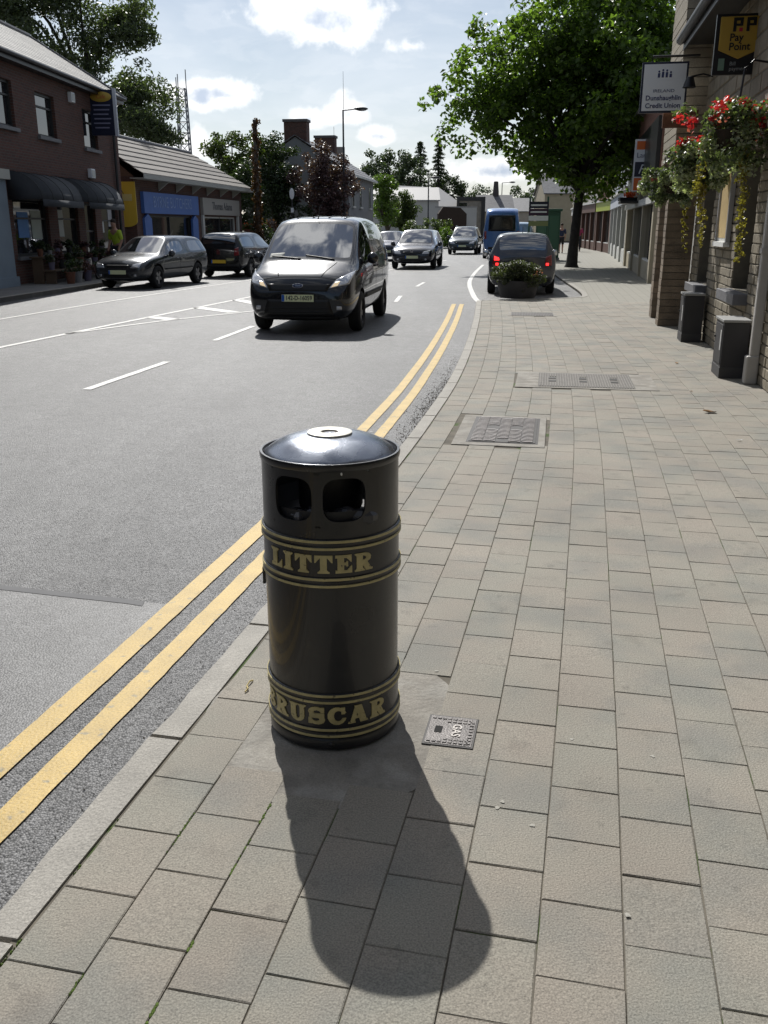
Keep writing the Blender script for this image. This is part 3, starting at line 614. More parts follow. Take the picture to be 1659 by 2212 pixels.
def body_shell(st, glass, arches, bodymat, rw):
    """loft the stations into one closed shell, smooth it, cut the wheel arches, split off the glass"""
    me = bpy.data.meshes.new('shell'); bm = bmesh.new(); rings = []
    for (y, zb, wl_, zm, wmx, zbe, wbe, zt, wt) in st:
        half = [(0, zb), (wl_ * .8, zb), (wl_, zb + .1), (wmx, zm), (wbe, zbe), (wt, zt - .045), (wt * .62, zt - .008), (0, zt)]
        rings.append(([bm.verts.new((x, y, z)) for x, z in half], [bm.verts.new((-x, y, z)) if 0 < i < 7 else None for i, (x, z) in enumerate(half)]))
    for a, c in rings:
        c[0] = a[0]; c[7] = a[7]
    ftag = {}
    for i in range(len(rings) - 1):
        for j in range(7):
            for s_, (A, B) in enumerate(((rings[i][0], rings[i + 1][0]), (rings[i][1], rings[i + 1][1]))):
                q = (A[j], B[j], B[j + 1], A[j + 1]) if s_ else (A[j + 1], B[j + 1], B[j], A[j])
                ftag[bm.faces.new(q)] = (i, j, s_)
    for ring, flip in ((rings[0], 0), (rings[-1], 1)):
        a, c = ring
        for j in range(7):
            q = [a[j], a[j + 1], c[j + 1], c[j]]; q = [v for k, v in enumerate(q) if v not in q[:k]]
            f = bm.faces.new(q[::-1] if flip else q); ftag[f] = (-1, j, flip)
    bmesh.ops.recalc_face_normals(bm, faces=bm.faces)
    names = ['body', 'arch']
    for gname, cells, ins in glass:
        for side in ((0, 1) if gname == 'side_window' else (2,)):
            fs = [f for f, (i, j, s_) in ftag.items() if f.is_valid and (i, j) in cells and (side == 2 or s_ == side)]
            if not fs: continue
            bmesh.ops.inset_region(bm, faces=fs, thickness=ins, depth=-.006, use_even_offset=True)
            for f in fs: f.material_index = len(names)
            names.append(gname)
    cl = bm.edges.layers.float.new('crease_edge')
    for a, c in rings:
        for v in (a, c):
            for e in v[4].link_edges:
                o = e.other_vert(v[4])
                if abs(o.co.x - v[4].co.x) < .12 and abs(o.co.z - v[4].co.z) < .2: e[cl] = .35
    bm.to_mesh(me); bm.free()
    o = bpy.data.objects.new('shell', me); C.objects.link(o)
    for k in range(len(names)): me.materials.append(bodymat)
    sb = o.modifiers.new('s', 'SUBSURF'); sb.levels = 2; sb.render_levels = 2
    cut = []
    for (ay, ar, az) in arches:
        for sx in (-1, 1):
            c = MB(); n = 36; xo = rw + .1; xi = rw - .27; x0, x1 = sorted((sx * xo, sx * xi))
            c.prism([(x0, ay + ar * cos(2 * pi * k / n), az + ar * sin(2 * pi * k / n)) for k in range(n)], (x1 - x0, 0, 0))
            co = c.build('cut', bodymat); co.data.materials.append(bodymat)
            for p in co.data.polygons: p.material_index = 1
            bmc = bmesh.new(); bmc.from_mesh(co.data); bmesh.ops.recalc_face_normals(bmc, faces=bmc.faces); bmc.to_mesh(co.data); bmc.free()
            md = o.modifiers.new('b', 'BOOLEAN'); md.operation = 'DIFFERENCE'; md.solver = 'EXACT'; md.object = co; cut.append(co)
    full = evalmesh(o); bpy.data.objects.remove(o)
    for c in cut: bpy.data.objects.remove(c)
    bm = bmesh.new(); bm.from_mesh(full); bvh = BVHTree.FromBMesh(bm); bm.free()
    res = []
    for k, nm in enumerate(names):
        b2 = bmesh.new(); b2.from_mesh(full); bmesh.ops.delete(b2, geom=[f for f in b2.faces if f.material_index != k], context='FACES')
        if not b2.faces: b2.free(); continue
        m2 = bpy.data.meshes.new(nm); b2.to_mesh(m2); b2.free(); m2.materials.clear()
        m2.materials.append(bodymat if nm == 'body' else (trim_m if nm == 'arch' else glass_m))
        m2.polygons.foreach_set('material_index', [0] * len(m2.polygons)); m2.polygons.foreach_set('use_smooth', [nm != 'arch'] * len(m2.polygons))
        res.append((nm, m2))
    return res, bvh
AX = {'front': ((0, 1), (1,), -1), 'rear': ((0, 1), (1,), 1)}
def decal(bvh, name, quad, view, m, parent, offs=.006, n=(10, 6), thick=.012):
    """patch of the body surface seen from one side: quad = 4 corners in (across, up)"""
    nx, nz = n; vs = []; ok = []
    for j in range(nz + 1):
        for i in range(nx + 1):
            u, v = i / nx, j / nz
            p = [(quad[0][k] * (1 - u) + quad[1][k] * u) * (1 - v) + (quad[3][k] * (1 - u) + quad[2][k] * u) * v for k in (0, 1)]
            if view == 'front': org, d = Vector((p[0], 6, p[1])), Vector((0, -1, 0))
            elif view == 'rear': org, d = Vector((p[0], -6, p[1])), Vector((0, 1, 0))
            elif view == 'right': org, d = Vector((6, p[0], p[1])), Vector((-1, 0, 0))
            elif view == 'left': org, d = Vector((-6, p[0], p[1])), Vector((1, 0, 0))
            else: org, d = Vector((p[0], p[1], 6)), Vector((0, 0, -1))
            h = bvh.ray_cast(org, d)
            if h[0] is None: vs.append((0, 0, 0)); ok.append(False)
            else: vs.append(h[0] + h[1] * offs); ok.append(True)
    fs = [(j * (nx + 1) + i, j * (nx + 1) + i + 1, (j + 1) * (nx + 1) + i + 1, (j + 1) * (nx + 1) + i) for j in range(nz) for i in range(nx)]
    fs = [f for f in fs if all(ok[k] for k in f)]
    if not fs: return None
    used = sorted({k for f in fs for k in f}); mp = {k: i for i, k in enumerate(used)}
    o = MB().add([vs[k] for k in used], [tuple(mp[k] for k in f) for f in fs]).build(name, m, parent, smooth=True); o.modifiers.clear()
    bm = bmesh.new(); bm.from_mesh(o.data); bmesh.ops.recalc_face_normals(bm, faces=bm.faces)
    f = bm.faces[:][0] if False else next(iter(bm.faces)); w = {'front': Vector((0, 1, 0)), 'rear': Vector((0, -1, 0)), 'right': Vector((1, 0, 0)), 'left': Vector((-1, 0, 0)), 'top': Vector((0, 0, 1))}[view]
    if f.normal.dot(w) < 0: bmesh.ops.reverse_faces(bm, faces=bm.faces)
    bm.to_mesh(o.data); bm.free()
    if thick: md = o.modifiers.new('t', 'SOLIDIFY'); md.thickness = thick; md.offset = -1
    return o
def wheel(parent, x, y, r, w=.2, spokes=5, hub=True):
    sx = 1 if x > 0 else -1
    t = MB().lathe([(r * .64, -w / 2), (r * .9, -w / 2), (r * .985, -w * .36), (r, 0), (r * .985, w * .36), (r * .9, w / 2), (r * .64, w / 2), (r * .62, 0), (r * .64, -w / 2)], 32).build('wheel', tyre_m, parent, smooth=True, loc=(x, y, r), rot=(0, radians(90), 0))
    b = MB().lathe([(r * .645, w * .46 * sx), (r * .6, w * .40 * sx), (r * .57, w * .15 * sx), (.001, w * .12 * sx)], 28); 
    b.build('rim', mat('rim_dark', (.03, .03, .032), .5, metal=.6), t, smooth=True)
    b = MB()
    for k in range(spokes):
        q = 2 * pi * k / spokes; c, s_ = cos(q), sin(q); h = .035; px, py = -s_ * h, c * h
        z0, z1 = sorted((w * .20 * sx, w * .36 * sx))
        b.prism([(c * .02 + px * 1.4, s_ * .02 + py * 1.4, z0), (c * r * .62 + px, s_ * r * .62 + py, z0), (c * r * .62 - px, s_ * r * .62 - py, z0), (c * .02 - px * 1.4, s_ * .02 - py * 1.4, z0)], (0, 0, z1 - z0))
    b.build('spokes', alloy_m, t)
def mirror(parent, x, y, z, m):
    sx = 1 if x > 0 else -1
    o = MB().sphere((0, 0, 0), (.10, .07, .095), 14, 9).build('mirror', m, parent, smooth=True, loc=(x + sx * .10, y, z)); o.modifiers.clear()
    MB().tube([(-sx * .12, .02, -.06), (0, 0, -.03)], .02, 8).build('mirror_arm', trim_m, o)
    g = MB().sphere((0, -.045, .0), (.082, .03, .075), 14, 7).build('mirror_glass', chrome, o, smooth=True); g.modifiers.clear()
def number_plate(parent, txt, y, z, face, base=None, band=True, w=.52):
    rz = 0 if face < 0 else pi
    p = MB().box(-w / 2, w / 2, -.006, .006, -.055, .055).build('number_plate', base or plate_w, parent, loc=(0, y, z), rot=(0, 0, rz))
    if band: MB().box(-w / 2 + .002, -w / 2 + .045, -.0075, -.004, -.052, .052).build('country_band', plate_b, p)
    if txt: text('plate_text', txt, .098, ink, p, (.02, -.008, .0), (radians(90), 0, 0), .001, sx=.82, bold=.0015)
    return p
def build_car(name, label, loc, rz, st, glass, arches, wr, bodymat, half_track, group=None, cat='car', scale=(1, 1, 1)):
    t = thing(name, label, cat, loc, rz, group); rw = max(s_[4] for s_ in st)
    parts, bvh = body_shell(st, glass, arches, bodymat, rw)
    for nm, me in parts:
        if nm != 'arch': link(nm, me, t); continue
        for sx in (-1, 1):
            for ay, ar, az in arches:
                b2 = bmesh.new(); b2.from_mesh(me); bmesh.ops.delete(b2, geom=[f for f in b2.faces if f.calc_center_median().x * sx < 0 or abs(f.calc_center_median().y - ay) > ar * 1.2], context='FACES')
                m2 = bpy.data.meshes.new('wheel_arch'); b2.to_mesh(m2); b2.free(); m2.materials.clear(); m2.materials.append(trim_m)
                if len(m2.polygons): link('wheel_arch', m2, t)
    for ay, ar, az in arches:
        for sx in (-1, 1): wheel(t, sx * half_track, ay, wr)
    return t, bvh
def m_(pts): return [(-x, z) for x, z in pts]
def pair(bvh, name, quad, view, m, t, **k):
    a = decal(bvh, name, quad, view, m, t, **k); c = decal(bvh, name, m_(quad), view, m, t, **k); return a, c
# ---------------------------------------------------------------- the van
VAN = [(-2.22, .36, .70, .66, .80, 1.10, .80, 1.68, .58), (-2.17, .27, .82, .66, .89, 1.12, .87, 1.79, .68), (-1.55, .2, .86, .66, .915, 1.12, .9, 1.845, .715), (-.45, .2, .87, .66, .915, 1.11, .905, 1.855, .72),
       (.1, .2, .87, .66, .915, 1.09, .905, 1.845, .715), (.52, .2, .87, .66, .915, 1.07, .90, 1.795, .70), (1.02, .2, .87, .66, .91, 1.03, .89, 1.47, .755), (1.50, .2, .86, .66, .905, .99, .88, 1.13, .80),
       (1.86, .2, .84, .64, .89, .93, .85, 1.02, .74), (2.08, .22, .80, .60, .855, .84, .81, .93, .64), (2.19, .25, .72, .52, .77, .70, .73, .80, .52), (2.235, .30, .58, .48, .62, .60, .58, .68, .42)]
van_p = paint('van_paint', (.010, .012, .016), .22)
va = radians(180 - 8.0)
tv, bv = build_car('van', 'black panel van with lit headlights driving towards the bin', (-1.06, 16.95, ZR), va, VAN,
    [('windscreen', {(i, j) for i in (5, 6) for j in (5, 6)}, .045), ('side_window', {(4, 4), (5, 4)}, .05)], [(1.36, .37, .335), (-1.30, .37, .335)], .325, van_p, .80, cat='van')
pair(bv, 'headlight', [(.50, .735), (.80, .80), (.86, 1.00), (.60, .865)], 'front', lamp_m, tv, n=(10, 8))
pair(bv, 'headlight_reflector', [(.53, .75), (.63, .775), (.66, .835), (.59, .825)], 'front', lamp_on, tv, offs=.012, n=(5, 5))
decal(bv, 'grille', [(-.47, .69), (.47, .69), (.52, .80), (-.52, .80)], 'front', grille_m, tv, n=(14, 4))
decal(bv, 'lower_grille', [(-.58, .30), (.58, .30), (.50, .56), (-.50, .56)], 'front', grille_m, tv, n=(14, 6))
for z in (.42, .36): decal(bv, 'grille_bar', [(-.53, z), (.53, z), (.53, z + .018), (-.53, z + .018)], 'front', trim_m, tv, offs=.014, n=(14, 1))
pair(bv, 'fog_lamp', [(.62, .40), (.70, .40), (.70, .46), (.62, .46)], 'front', lamp_m, tv, n=(3, 3))
decal(bv, 'bumper_lip', [(-.72, .235), (.72, .235), (.72, .285), (-.72, .285)], 'front', trim_m, tv, n=(14, 2))
for sx in (-1, 1): decal(bv, 'bonnet_crease', [(sx * .50, 1.52), (sx * .515, 1.52), (sx * .36, 2.06), (sx * .345, 2.06)], 'top', seam_m, tv, offs=.0015, n=(1, 10), thick=.003)
decal(bv, 'bonnet_gap', [(-.62, 2.075), (.62, 2.075), (.62, 2.085), (-.62, 2.085)], 'top', seam_m, tv, offs=.0015, n=(14, 1), thick=.003)
for sd_ in ('left', 'right'):
    for a, c_ in ((.98, .988), (-.14, -.132), (-1.0, -.992)): decal(bv, 'door_gap', [(a, .34), (c_, .34), (c_, 1.62), (a, 1.62)], sd_, seam_m, tv, offs=.0015, n=(1, 14), thick=.003)
    decal(bv, 'side_moulding', [(-1.0, .52), (1.0, .52), (1.0, .60), (-1.0, .60)], sd_, trim_m, tv, offs=.012, n=(10, 2))
    for a in (.0, -.25): decal(bv, 'door_handle', [(a - .09, .99), (a + .09, .99), (a + .09, 1.02), (a - .09, 1.02)], sd_, trim_m, tv, offs=.025, n=(4, 1), thick=.03)
    decal(bv, 'slide_rail', [(-2.0, 1.05), (-1.05, 1.05), (-1.05, 1.062), (-2.0, 1.062)], sd_, seam_m, tv, offs=.002, n=(10, 1), thick=.003)
number_plate(tv, '142-D-16059', 2.262, .585, 1)
bd = MB().lathe([(.001, .006), (.9, .006), (1, 0), (1, -.008)], 32).build('badge', mat('badge_blue', (.015, .03, .10), .25, coat=1), tv, smooth=True, loc=(0, 2.235, .775), rot=(radians(90 - 14), 0, pi)); bd.scale = (.085, .036, 1)
rg = MB().lathe([(.93, .007), (1.06, .008), (1.08, -.006), (.93, -.006)], 32).build('badge_ring', chrome, bd, smooth=True)
tx = text('badge_script', 'Ford', .62, chrome, bd, (0, 0, .008), (0, 0, 0), .001, shear=.3); tx.scale = (.75, 1.5, 1)
for s_ in (-1, 1): mirror(tv, s_ * .90, .86, 1.16, van_p)
MB().tube([(0, .56, 1.80), (0, .52, 1.83)], .012, 8).tube([(0, .54, 1.82), (0, .36, 2.02)], .004, 6).build('aerial', trim_m, tv)
for y0_ in (.3, -.1, -.5, -.9): 
    for xx in (-.36, -.12, .12, .36): pass
for xx in (-.42, -.14, .14, .42): decal(bv, 'roof_rib', [(xx - .012, -1.9), (xx + .012, -1.9), (xx + .012, .30), (xx - .012, .30)], 'top', van_p, tv, offs=.008, n=(1, 12), thick=.01)
for s_, xx in ((1, -.45), (1, .12)): decal(bv, 'wiper', [(xx, 1.44), (xx + .5, 1.36), (xx + .5, 1.375), (xx, 1.46)], 'top', trim_m, tv, offs=.012, n=(8, 1))
decal(bv, 'dashboard_paper', [(.42, 1.30), (.66, 1.30), (.66, 1.40), (.42, 1.40)], 'top', mat('paper', (.5, .5, .46), .8), tv, offs=.002, n=(4, 4), thick=.002)
# ---------------------------------------------------------------- hatchbacks and the rest
HATCH = [(-2.10, .40, .60, .60, .70, .84, .68, .92, .52), (-2.06, .27, .72, .6, .82, .92, .79, 1.03, .63), (-2.0, .2, .78, .6, .85, .95, .82, 1.26, .655), (-1.84, .2, .8, .6, .865, .95, .845, 1.43, .625),
         (-.62, .2, .8, .6, .865, .92, .845, 1.46, .59), (.12, .2, .8, .6, .865, .91, .84, 1.44, .575), (.56, .2, .8, .6, .865, .89, .84, 1.21, .63), (1.02, .2, .8, .6, .86, .87, .83, .955, .72),
         (1.55, .2, .79, .58, .85, .83, .81, .905, .67), (1.95, .22, .76, .52, .82, .74, .77, .815, .60), (2.08, .25, .67, .47, .72, .62, .67, .70, .50), (2.12, .30, .54, .43, .59, .53, .56, .60, .42)]
HG = [('windscreen', {(i, j) for i in (5, 6) for j in (5, 6)}, .035), ('rear_window', {(i, j) for i in (1, 2) for j in (5, 6)}, .04), ('side_window', {(3, 4), (2, 4)}, .04), ('side_window', {(4, 4), (5, 4)}, .04)]
def scaled(st, ly, wx, hz, roof=0.0):
    return [(y * ly, zb * hz, a * wx, zm * hz, c * wx, zbe * hz, d * wx, zt * hz + (roof if zt > 1.1 else 0), e * wx) for y, zb, a, zm, c, zbe, d, zt, e in st]
def hatch(label, x, y, deg, col, ly=1, wx=1, hz=1, roof=0, wr=.31, lit=False, ptxt='', rear_plate=None, front_plate=True, name='hatchback_car', grp=None, emblem=False, roofrails=False):
    st = scaled(HATCH, ly, wx, hz, roof); pm = paint('paint_' + '_'.join(str(int(c * 1000)) for c in col), col)
    t, bv = build_car(name, label, (x, y, ZR), radians(-deg), st, HG, [(1.30 * ly, wr + .05, wr + .01), (-1.25 * ly, wr + .05, wr + .01)], wr, pm, .755 * wx, grp)
    w, h = wx, hz
    pair(bv, 'headlight', [(.40 * w, .59 * h), (.66 * w, .60 * h), (.70 * w, .73 * h), (.46 * w, .69 * h)], 'front', lamp_m, t, n=(8, 6))
    decal(bv, 'grille', [(-.34 * w, .60 * h), (.34 * w, .60 * h), (.37 * w, .67 * h), (-.37 * w, .67 * h)], 'front', grille_m, t, n=(10, 3))
    decal(bv, 'lower_grille', [(-.44 * w, .33 * h), (.44 * w, .33 * h), (.40 * w, .44 * h), (-.40 * w, .44 * h)], 'front', grille_m, t, n=(10, 3))
    pair(bv, 'fog_lamp', [(.50 * w, .36 * h), (.57 * w, .36 * h), (.57 * w, .42 * h), (.50 * w, .42 * h)], 'front', lamp_m, t, n=(3, 3))
    pair(bv, 'tail_light', [(.56 * w, .70 * h), (.74 * w, .72 * h), (.72 * w, .98 * h), (.58 * w, .92 * h)], 'rear', tail_m, t, n=(6, 8))
    if lit:
        pair(bv, 'brake_lamp', [(.59 * w, .72 * h), (.66 * w, .72 * h), (.66 * w, .78 * h), (.59 * w, .78 * h)], 'rear', tail_on, t, offs=.014, n=(3, 3))
        decal(bv, 'tail_lamp_glow', [(-.70 * w, .84 * h), (-.57 * w, .84 * h), (-.58 * w, .90 * h), (-.70 * w, .94 * h)], 'rear', tail_on, t, offs=.014, n=(3, 3))
    decal(bv, 'rear_bumper', [(-.72 * w, .33 * h), (.72 * w, .33 * h), (.72 * w, .43 * h), (-.72 * w, .43 * h)], 'rear', trim_m, t, n=(12, 2))
    decal(bv, 'boot_gap', [(-.56 * w, .60 * h), (.56 * w, .60 * h), (.56 * w, .606 * h), (-.56 * w, .606 * h)], 'rear', seam_m, t, offs=.0015, n=(12, 1), thick=.003)
    for s_ in ('left', 'right'):
        for a in (.95 * ly, -.08 * ly, -1.0 * ly): decal(bv, 'door_gap', [(a, .30 * h), (a + .008, .30 * h), (a + .008, .9 * h), (a, .9 * h)], s_, seam_m, t, offs=.0015, n=(1, 8), thick=.003)
        for a in (.10, -.9): decal(bv, 'door_handle', [(a * ly - .08, .80 * h), (a * ly + .08, .80 * h), (a * ly + .08, .825 * h), (a * ly - .08, .825 * h)], s_, pm, t, offs=.02, n=(4, 1), thick=.025)
        decal(bv, 'side_moulding', [(-.9 * ly, .50 * h), (.9 * ly, .50 * h), (.9 * ly, .55 * h), (-.9 * ly, .55 * h)], s_, trim_m, t, offs=.01, n=(10, 1))
    for s_ in (-1, 1): mirror(t, s_ * .84 * w, .62 * ly, .95 * h, pm)
    if front_plate: number_plate(t, ptxt, 2.125 * ly, .475 * h, 1)
    number_plate(t, '', -2.13 * ly, .52 * h + (.0 if not lit else .0), -1, rear_plate)
    if emblem: MB().prism([(-.07, 0, .05), (-.045, 0, .05), (0, 0, -.02), (.045, 0, .05), (.07, 0, .05), (.03, 0, -.06), (-.03, 0, -.06)], (0, .02, 0)).build('badge', chrome, t, loc=(0, 2.085 * ly, .69 * h))
    if roofrails:
        for s_ in (-1, 1): MB().tube([(s_ * .55 * w, -1.2 * ly, 1.38 * h + roof), (s_ * .56 * w, -.9 * ly, 1.45 * h + roof), (s_ * .56 * w, -.1 * ly, 1.46 * h + roof), (s_ * .55 * w, .1 * ly, 1.40 * h + roof)], .018, 8).build('roof_rail', chrome, t)
    MB().tube([(0, -1.2 * ly, 1.42 * h + roof), (0, -1.4 * ly, 1.58 * h + roof)], .006, 6).build('aerial', trim_m, t)
    return t
hatch('dusty dark grey hatchback parked facing the van beside the planted shopfront', -6.82, 27.7, 180 + 14, (.04, .045, .052), wx=.98, hz=.98, ptxt='')
hatch('black hatchback with a yellow rear plate parked behind the grey hatchback', -5.08, 33.6, 14, (.010, .011, .013), ly=.98, hz=1.03, rear_plate=plate_y)
hatch('black car with bright chrome lion-like badge following the van', 1.45, 39.9, 180 + 9, (.010, .012, .022), ly=1.02, wx=1.05, hz=1.02, roof=.08, emblem=True, ptxt='', name='estate_car')
hatch('dark four-wheel-drive car with silver roof rails passing the blue minibus', 5.15, 59.8, 180 + 10, (.030, .045, .055), ly=1.06, wx=1.07, hz=1.08, roof=.10, wr=.35, roofrails=True, name='off_road_car')
hatch('grey hatchback with glowing red tail lamps parked behind the planter', 3.72, 25.55, 7, (.055, .06, .075), hz=1.02, roof=.05, lit=True)
hatch('small blue-black car mostly hidden behind the van', .35, 48.5, 188, (.02, .03, .06), ly=.9, wx=.95)
BUS = [(-2.75, .45, .80, .9, .90, 1.28, .90, 2.30, .70), (-2.70, .34, .90, .9, .98, 1.30, .97, 2.48, .80), (-2.1, .3, .95, .9, 1.0, 1.30, .99, 2.60, .84), (-.6, .3, .95, .9, 1.0, 1.30, .99, 2.62, .84), (.6, .3, .95, .9, 1.0, 1.30, .99, 2.58, .82),
       (1.25, .3, .95, .9, 1.0, 1.26, .98, 2.25, .84), (1.85, .3, .94, .85, .99, 1.18, .96, 1.45, .86), (2.35, .3, .9, .8, .95, 1.02, .9, 1.15, .74), (2.7, .34, .78, .65, .82, .85, .78, .94, .55), (2.75, .4, .6, .6, .65, .74, .6, .8, .45)]
bus_p = paint('bus_blue', (.07, .17, .42), .3)
tb, bb_ = build_car('minibus', 'blue minibus parked with its dark rear window towards the grey hatchback', (6.55, 52.6, ZR), radians(-7), BUS, [('windscreen', {(i, j) for i in (4, 5) for j in (5, 6)}, .06), ('side_window', {(1, 4), (2, 4)}, .08), ('side_window', {(3, 4), (4, 4)}, .08)], [(1.75, .40, .36), (-1.6, .40, .36)], .35, bus_p, .88, cat='minibus')
decal(bb_, 'rear_window', [(-.72, 1.42), (.72, 1.42), (.68, 2.22), (-.68, 2.22)], 'rear', mat('minibus_rear_glass', (.010, .011, .013), .06), tb, offs=.01, n=(10, 8))
pair(bb_, 'tail_light', [(.80, 1.02), (.91, 1.02), (.91, 1.42), (.80, 1.42)], 'rear', tail_m, tb, n=(4, 6))
decal(bb_, 'rear_bumper', [(-.85, .42), (.85, .42), (.85, .62), (-.85, .62)], 'rear', trim_m, tb, n=(10, 2))
decal(bb_, 'door_gap', [(-.006, .65), (.006, .65), (.006, 2.3), (-.006, 2.3)], 'rear', seam_m, tb, offs=.014, n=(1, 12), thick=.003)
number_plate(tb, '', -2.79, .95, -1)
VAN2 = scaled(VAN, 1.05, 1.0, 1.05)
tw, bw_ = build_car('van', 'pale blue van parked beyond the blue minibus', (9.6, 66, ZR), radians(-10), VAN2, [('windscreen', {(i, j) for i in (5, 6) for j in (5, 6)}, .045), ('side_window', {(4, 4), (5, 4)}, .05)], [(1.42, .38, .335), (-1.36, .38, .335)], .33, paint('pale_blue', (.25, .36, .48)), .80, cat='van')
pair(bw_, 'tail_light', [(.74, .9), (.84, .9), (.82, 1.3), (.72, 1.3)], 'rear', tail_m, tw, n=(3, 5))
# ================================================================ LEAVES
def leaf_cloud(name, m, parent, centers, n, size, spread, flat=.35, seed=1, aspect=1.5):
    """n small folded leaves scattered round the given (x,y,z,r) centres, one mesh"""
    r = np.random.default_rng(seed); cs = np.array(centers, float); w = cs[:, 3] ** 2; pick = r.choice(len(cs), n, p=w / w.sum())
    d = r.normal(size=(n, 3)); d /= np.linalg.norm(d, axis=1)[:, None]; rad = cs[pick, 3:4] * (r.random((n, 1)) ** .42) * spread
    p = cs[pick, :3] + d * rad * np.array([1, 1, .8])
    nrm = d * .5 + r.normal(size=(n, 3)) * .8 + np.array([0, 0, flat * 2]); nrm /= np.linalg.norm(nrm, axis=1)[:, None]
    t = np.cross(nrm, r.normal(size=(n, 3))); t /= np.linalg.norm(t, axis=1)[:, None]; b = np.cross(nrm, t)
    L = size * r.uniform(.6, 1.25, (n, 1)); Wd = L / aspect
    tip, base = p + t * L * .5 - nrm * L * .12, p - t * L * .5; s1, s2 = p + b * Wd * .5 + nrm * L * .06, p - b * Wd * .5 + nrm * L * .06
    v = np.stack([base, s1, tip, s2], 1).reshape(-1, 3); i = np.arange(n)[:, None] * 4
    f = np.concatenate([i + np.array([[0, 1, 2]]), i + np.array([[0, 2, 3]])], 1).reshape(-1)
    me = bpy.data.meshes.new(name); me.vertices.add(len(v)); me.vertices.foreach_set('co', v.ravel()); me.loops.add(len(f)); me.loops.foreach_set('vertex_index', f.astype(np.int32))
    me.polygons.add(len(f) // 3); me.polygons.foreach_set('loop_start', np.arange(0, len(f), 3, dtype=np.int32)); me.polygons.foreach_set('loop_total', np.full(len(f) // 3, 3, dtype=np.int32)); me.update(calc_edges=True)
    me.materials.append(m); o = link(name, me, parent); o['kind'] = 'stuff'; return o
def blob(c, r, n, cr, seed, shell=.45, squash=None):
    """cluster centres filling an ellipsoid, uneven at the rim"""
    R_ = random.Random(seed); o = []
    lob = [(R_.uniform(0, 2 * pi), R_.uniform(-1, 1), R_.uniform(.72, 1.16)) for _ in range(14)]
    while len(o) < n:
        d = Vector((R_.gauss(0, 1), R_.gauss(0, 1), R_.gauss(0, 1))).normalized(); q = R_.random() ** shell
        best = max(lob, key=lambda l: d.dot(Vector((cos(l[0]) * sqrt(1 - l[1] ** 2), sin(l[0]) * sqrt(1 - l[1] ** 2), l[1])))); q *= best[2]
        p = (c[0] + d.x * r[0] * q, c[1] + d.y * r[1] * q, c[2] + d.z * r[2] * q)
        if squash and not squash(p): continue
        o.append((*p, cr * R_.uniform(.6, 1.25)))
    return o
def leaf_mat(name, col, rnd=.45, trans=.35, rough=.42): return mat(name, col, rough, rnd=rnd, trans=trans, spec=.5)
# ================================================================ RIGHT SIDE: the near stone building
stone_m = mat('buff_stone', (.245, .212, .156), .85, var=.16, vs=5, bump=.006, bs=40, rnd=.16, speck=.12, ss=90)
stone_d = mat('brown_brick', (.21, .165, .12), .85, var=.2, vs=5, bump=.005, bs=60, rnd=.22)
mortar_m = mat('mortar', (.15, .135, .105), .95, var=.15, vs=8)
render_m = mat('grey_render', (.36, .34, .31), .8, var=.08, vs=2, bump=.003, bs=30)
slate_m = mat('slate', (.15, .15, .16), .6, var=.2, vs=3, bump=.004, bs=25, rnd=.2)
window_m = mat('window_glass', (.02, .022, .025), .04, spec=.9, coat=.4)
frame_w = mat('frame_white', (.6, .6, .57), .5); frame_d = mat('frame_dark', (.03, .03, .03), .5)
sill_m = mat('slate_sill', (.16, .16, .17), .6, var=.15, vs=8, bump=.002, bs=60)
gutter_m = mat('gutter_black', (.02, .02, .022), .4)
pipe_m = mat('pipe_grey', (.46, .44, .41), .5, var=.06, vs=5)
unit = MB().add([(-.5, 0, 0), (.5, 0, 0), (.5, 0, 1), (-.5, 0, 1), (-.47, 1, .06), (.47, 1, .06), (.47, 1, .94), (-.47, 1, .94)], [(4, 5, 6, 7)] + [(i, (i + 1) % 4, 4 + (i + 1) % 4, 4 + i) for i in range(4)])
UM = {}
def block_wall(parent, x0, x1, z0, z1, yface, openings, h, l, m, nobj, prot=.014, name='stone', skip=.012):
    L = []; row = 0; z = z0
    while z < z1 - .02:
        hh = min(h, z1 - z); cuts = [(a - .002, b_ + .002) for a, b_, c, d in openings if c < z + hh / 2 < d]; x = x0 - random.uniform(0, l)
        while x < x1:
            ll = l * random.uniform(.7, 1.35); segs = [(max(x, x0), min(x + ll, x1))]
            for a, b_ in cuts: segs = [q for s_ in segs for q in ((s_[0], min(s_[1], a)), (max(s_[0], b_), s_[1])) if q[1] - q[0] > .05]
            L += [(a + skip / 2, b_ - skip / 2, z + skip / 2, z + hh - skip / 2) for a, b_ in segs if b_ - a > .06]; x += ll
        z += hh
    L.sort(key=lambda q: q[0]); rest = MB()
    if m.name not in UM: UM[m.name] = unit.mesh(name, m)
    for k, (a, b_, c, d) in enumerate(L):
        p = prot * random.uniform(.45, 1.3)
        if k < nobj: link(name, UM[m.name], parent, ((a + b_) / 2, yface - .004, c), None, (b_ - a, p + .004, d - c))
        else: rest.add([((a + b_) / 2 + vx * (b_ - a), yface - .004 + vy * (p + .004), c + vz * (d - c)) for vx, vy, vz in unit.v], unit.f)
    if rest.v: stuff(rest.build(name + 's', m, parent))
TH = 10.54; wx_ = lambda Y: (Y - 6.0) / cos(radians(TH))
sb = thing('stone_building', 'buff stone building with hanging baskets and deep window reveals by the path', 'building', (3.33, 6.0, 0), heading(TH))
XE = wx_(15.5); w2 = (wx_(10.75), wx_(11.75), .87, 2.5); w1 = (wx_(13.75), wx_(14.75), .78, 2.5)
ops = [w2, w1]
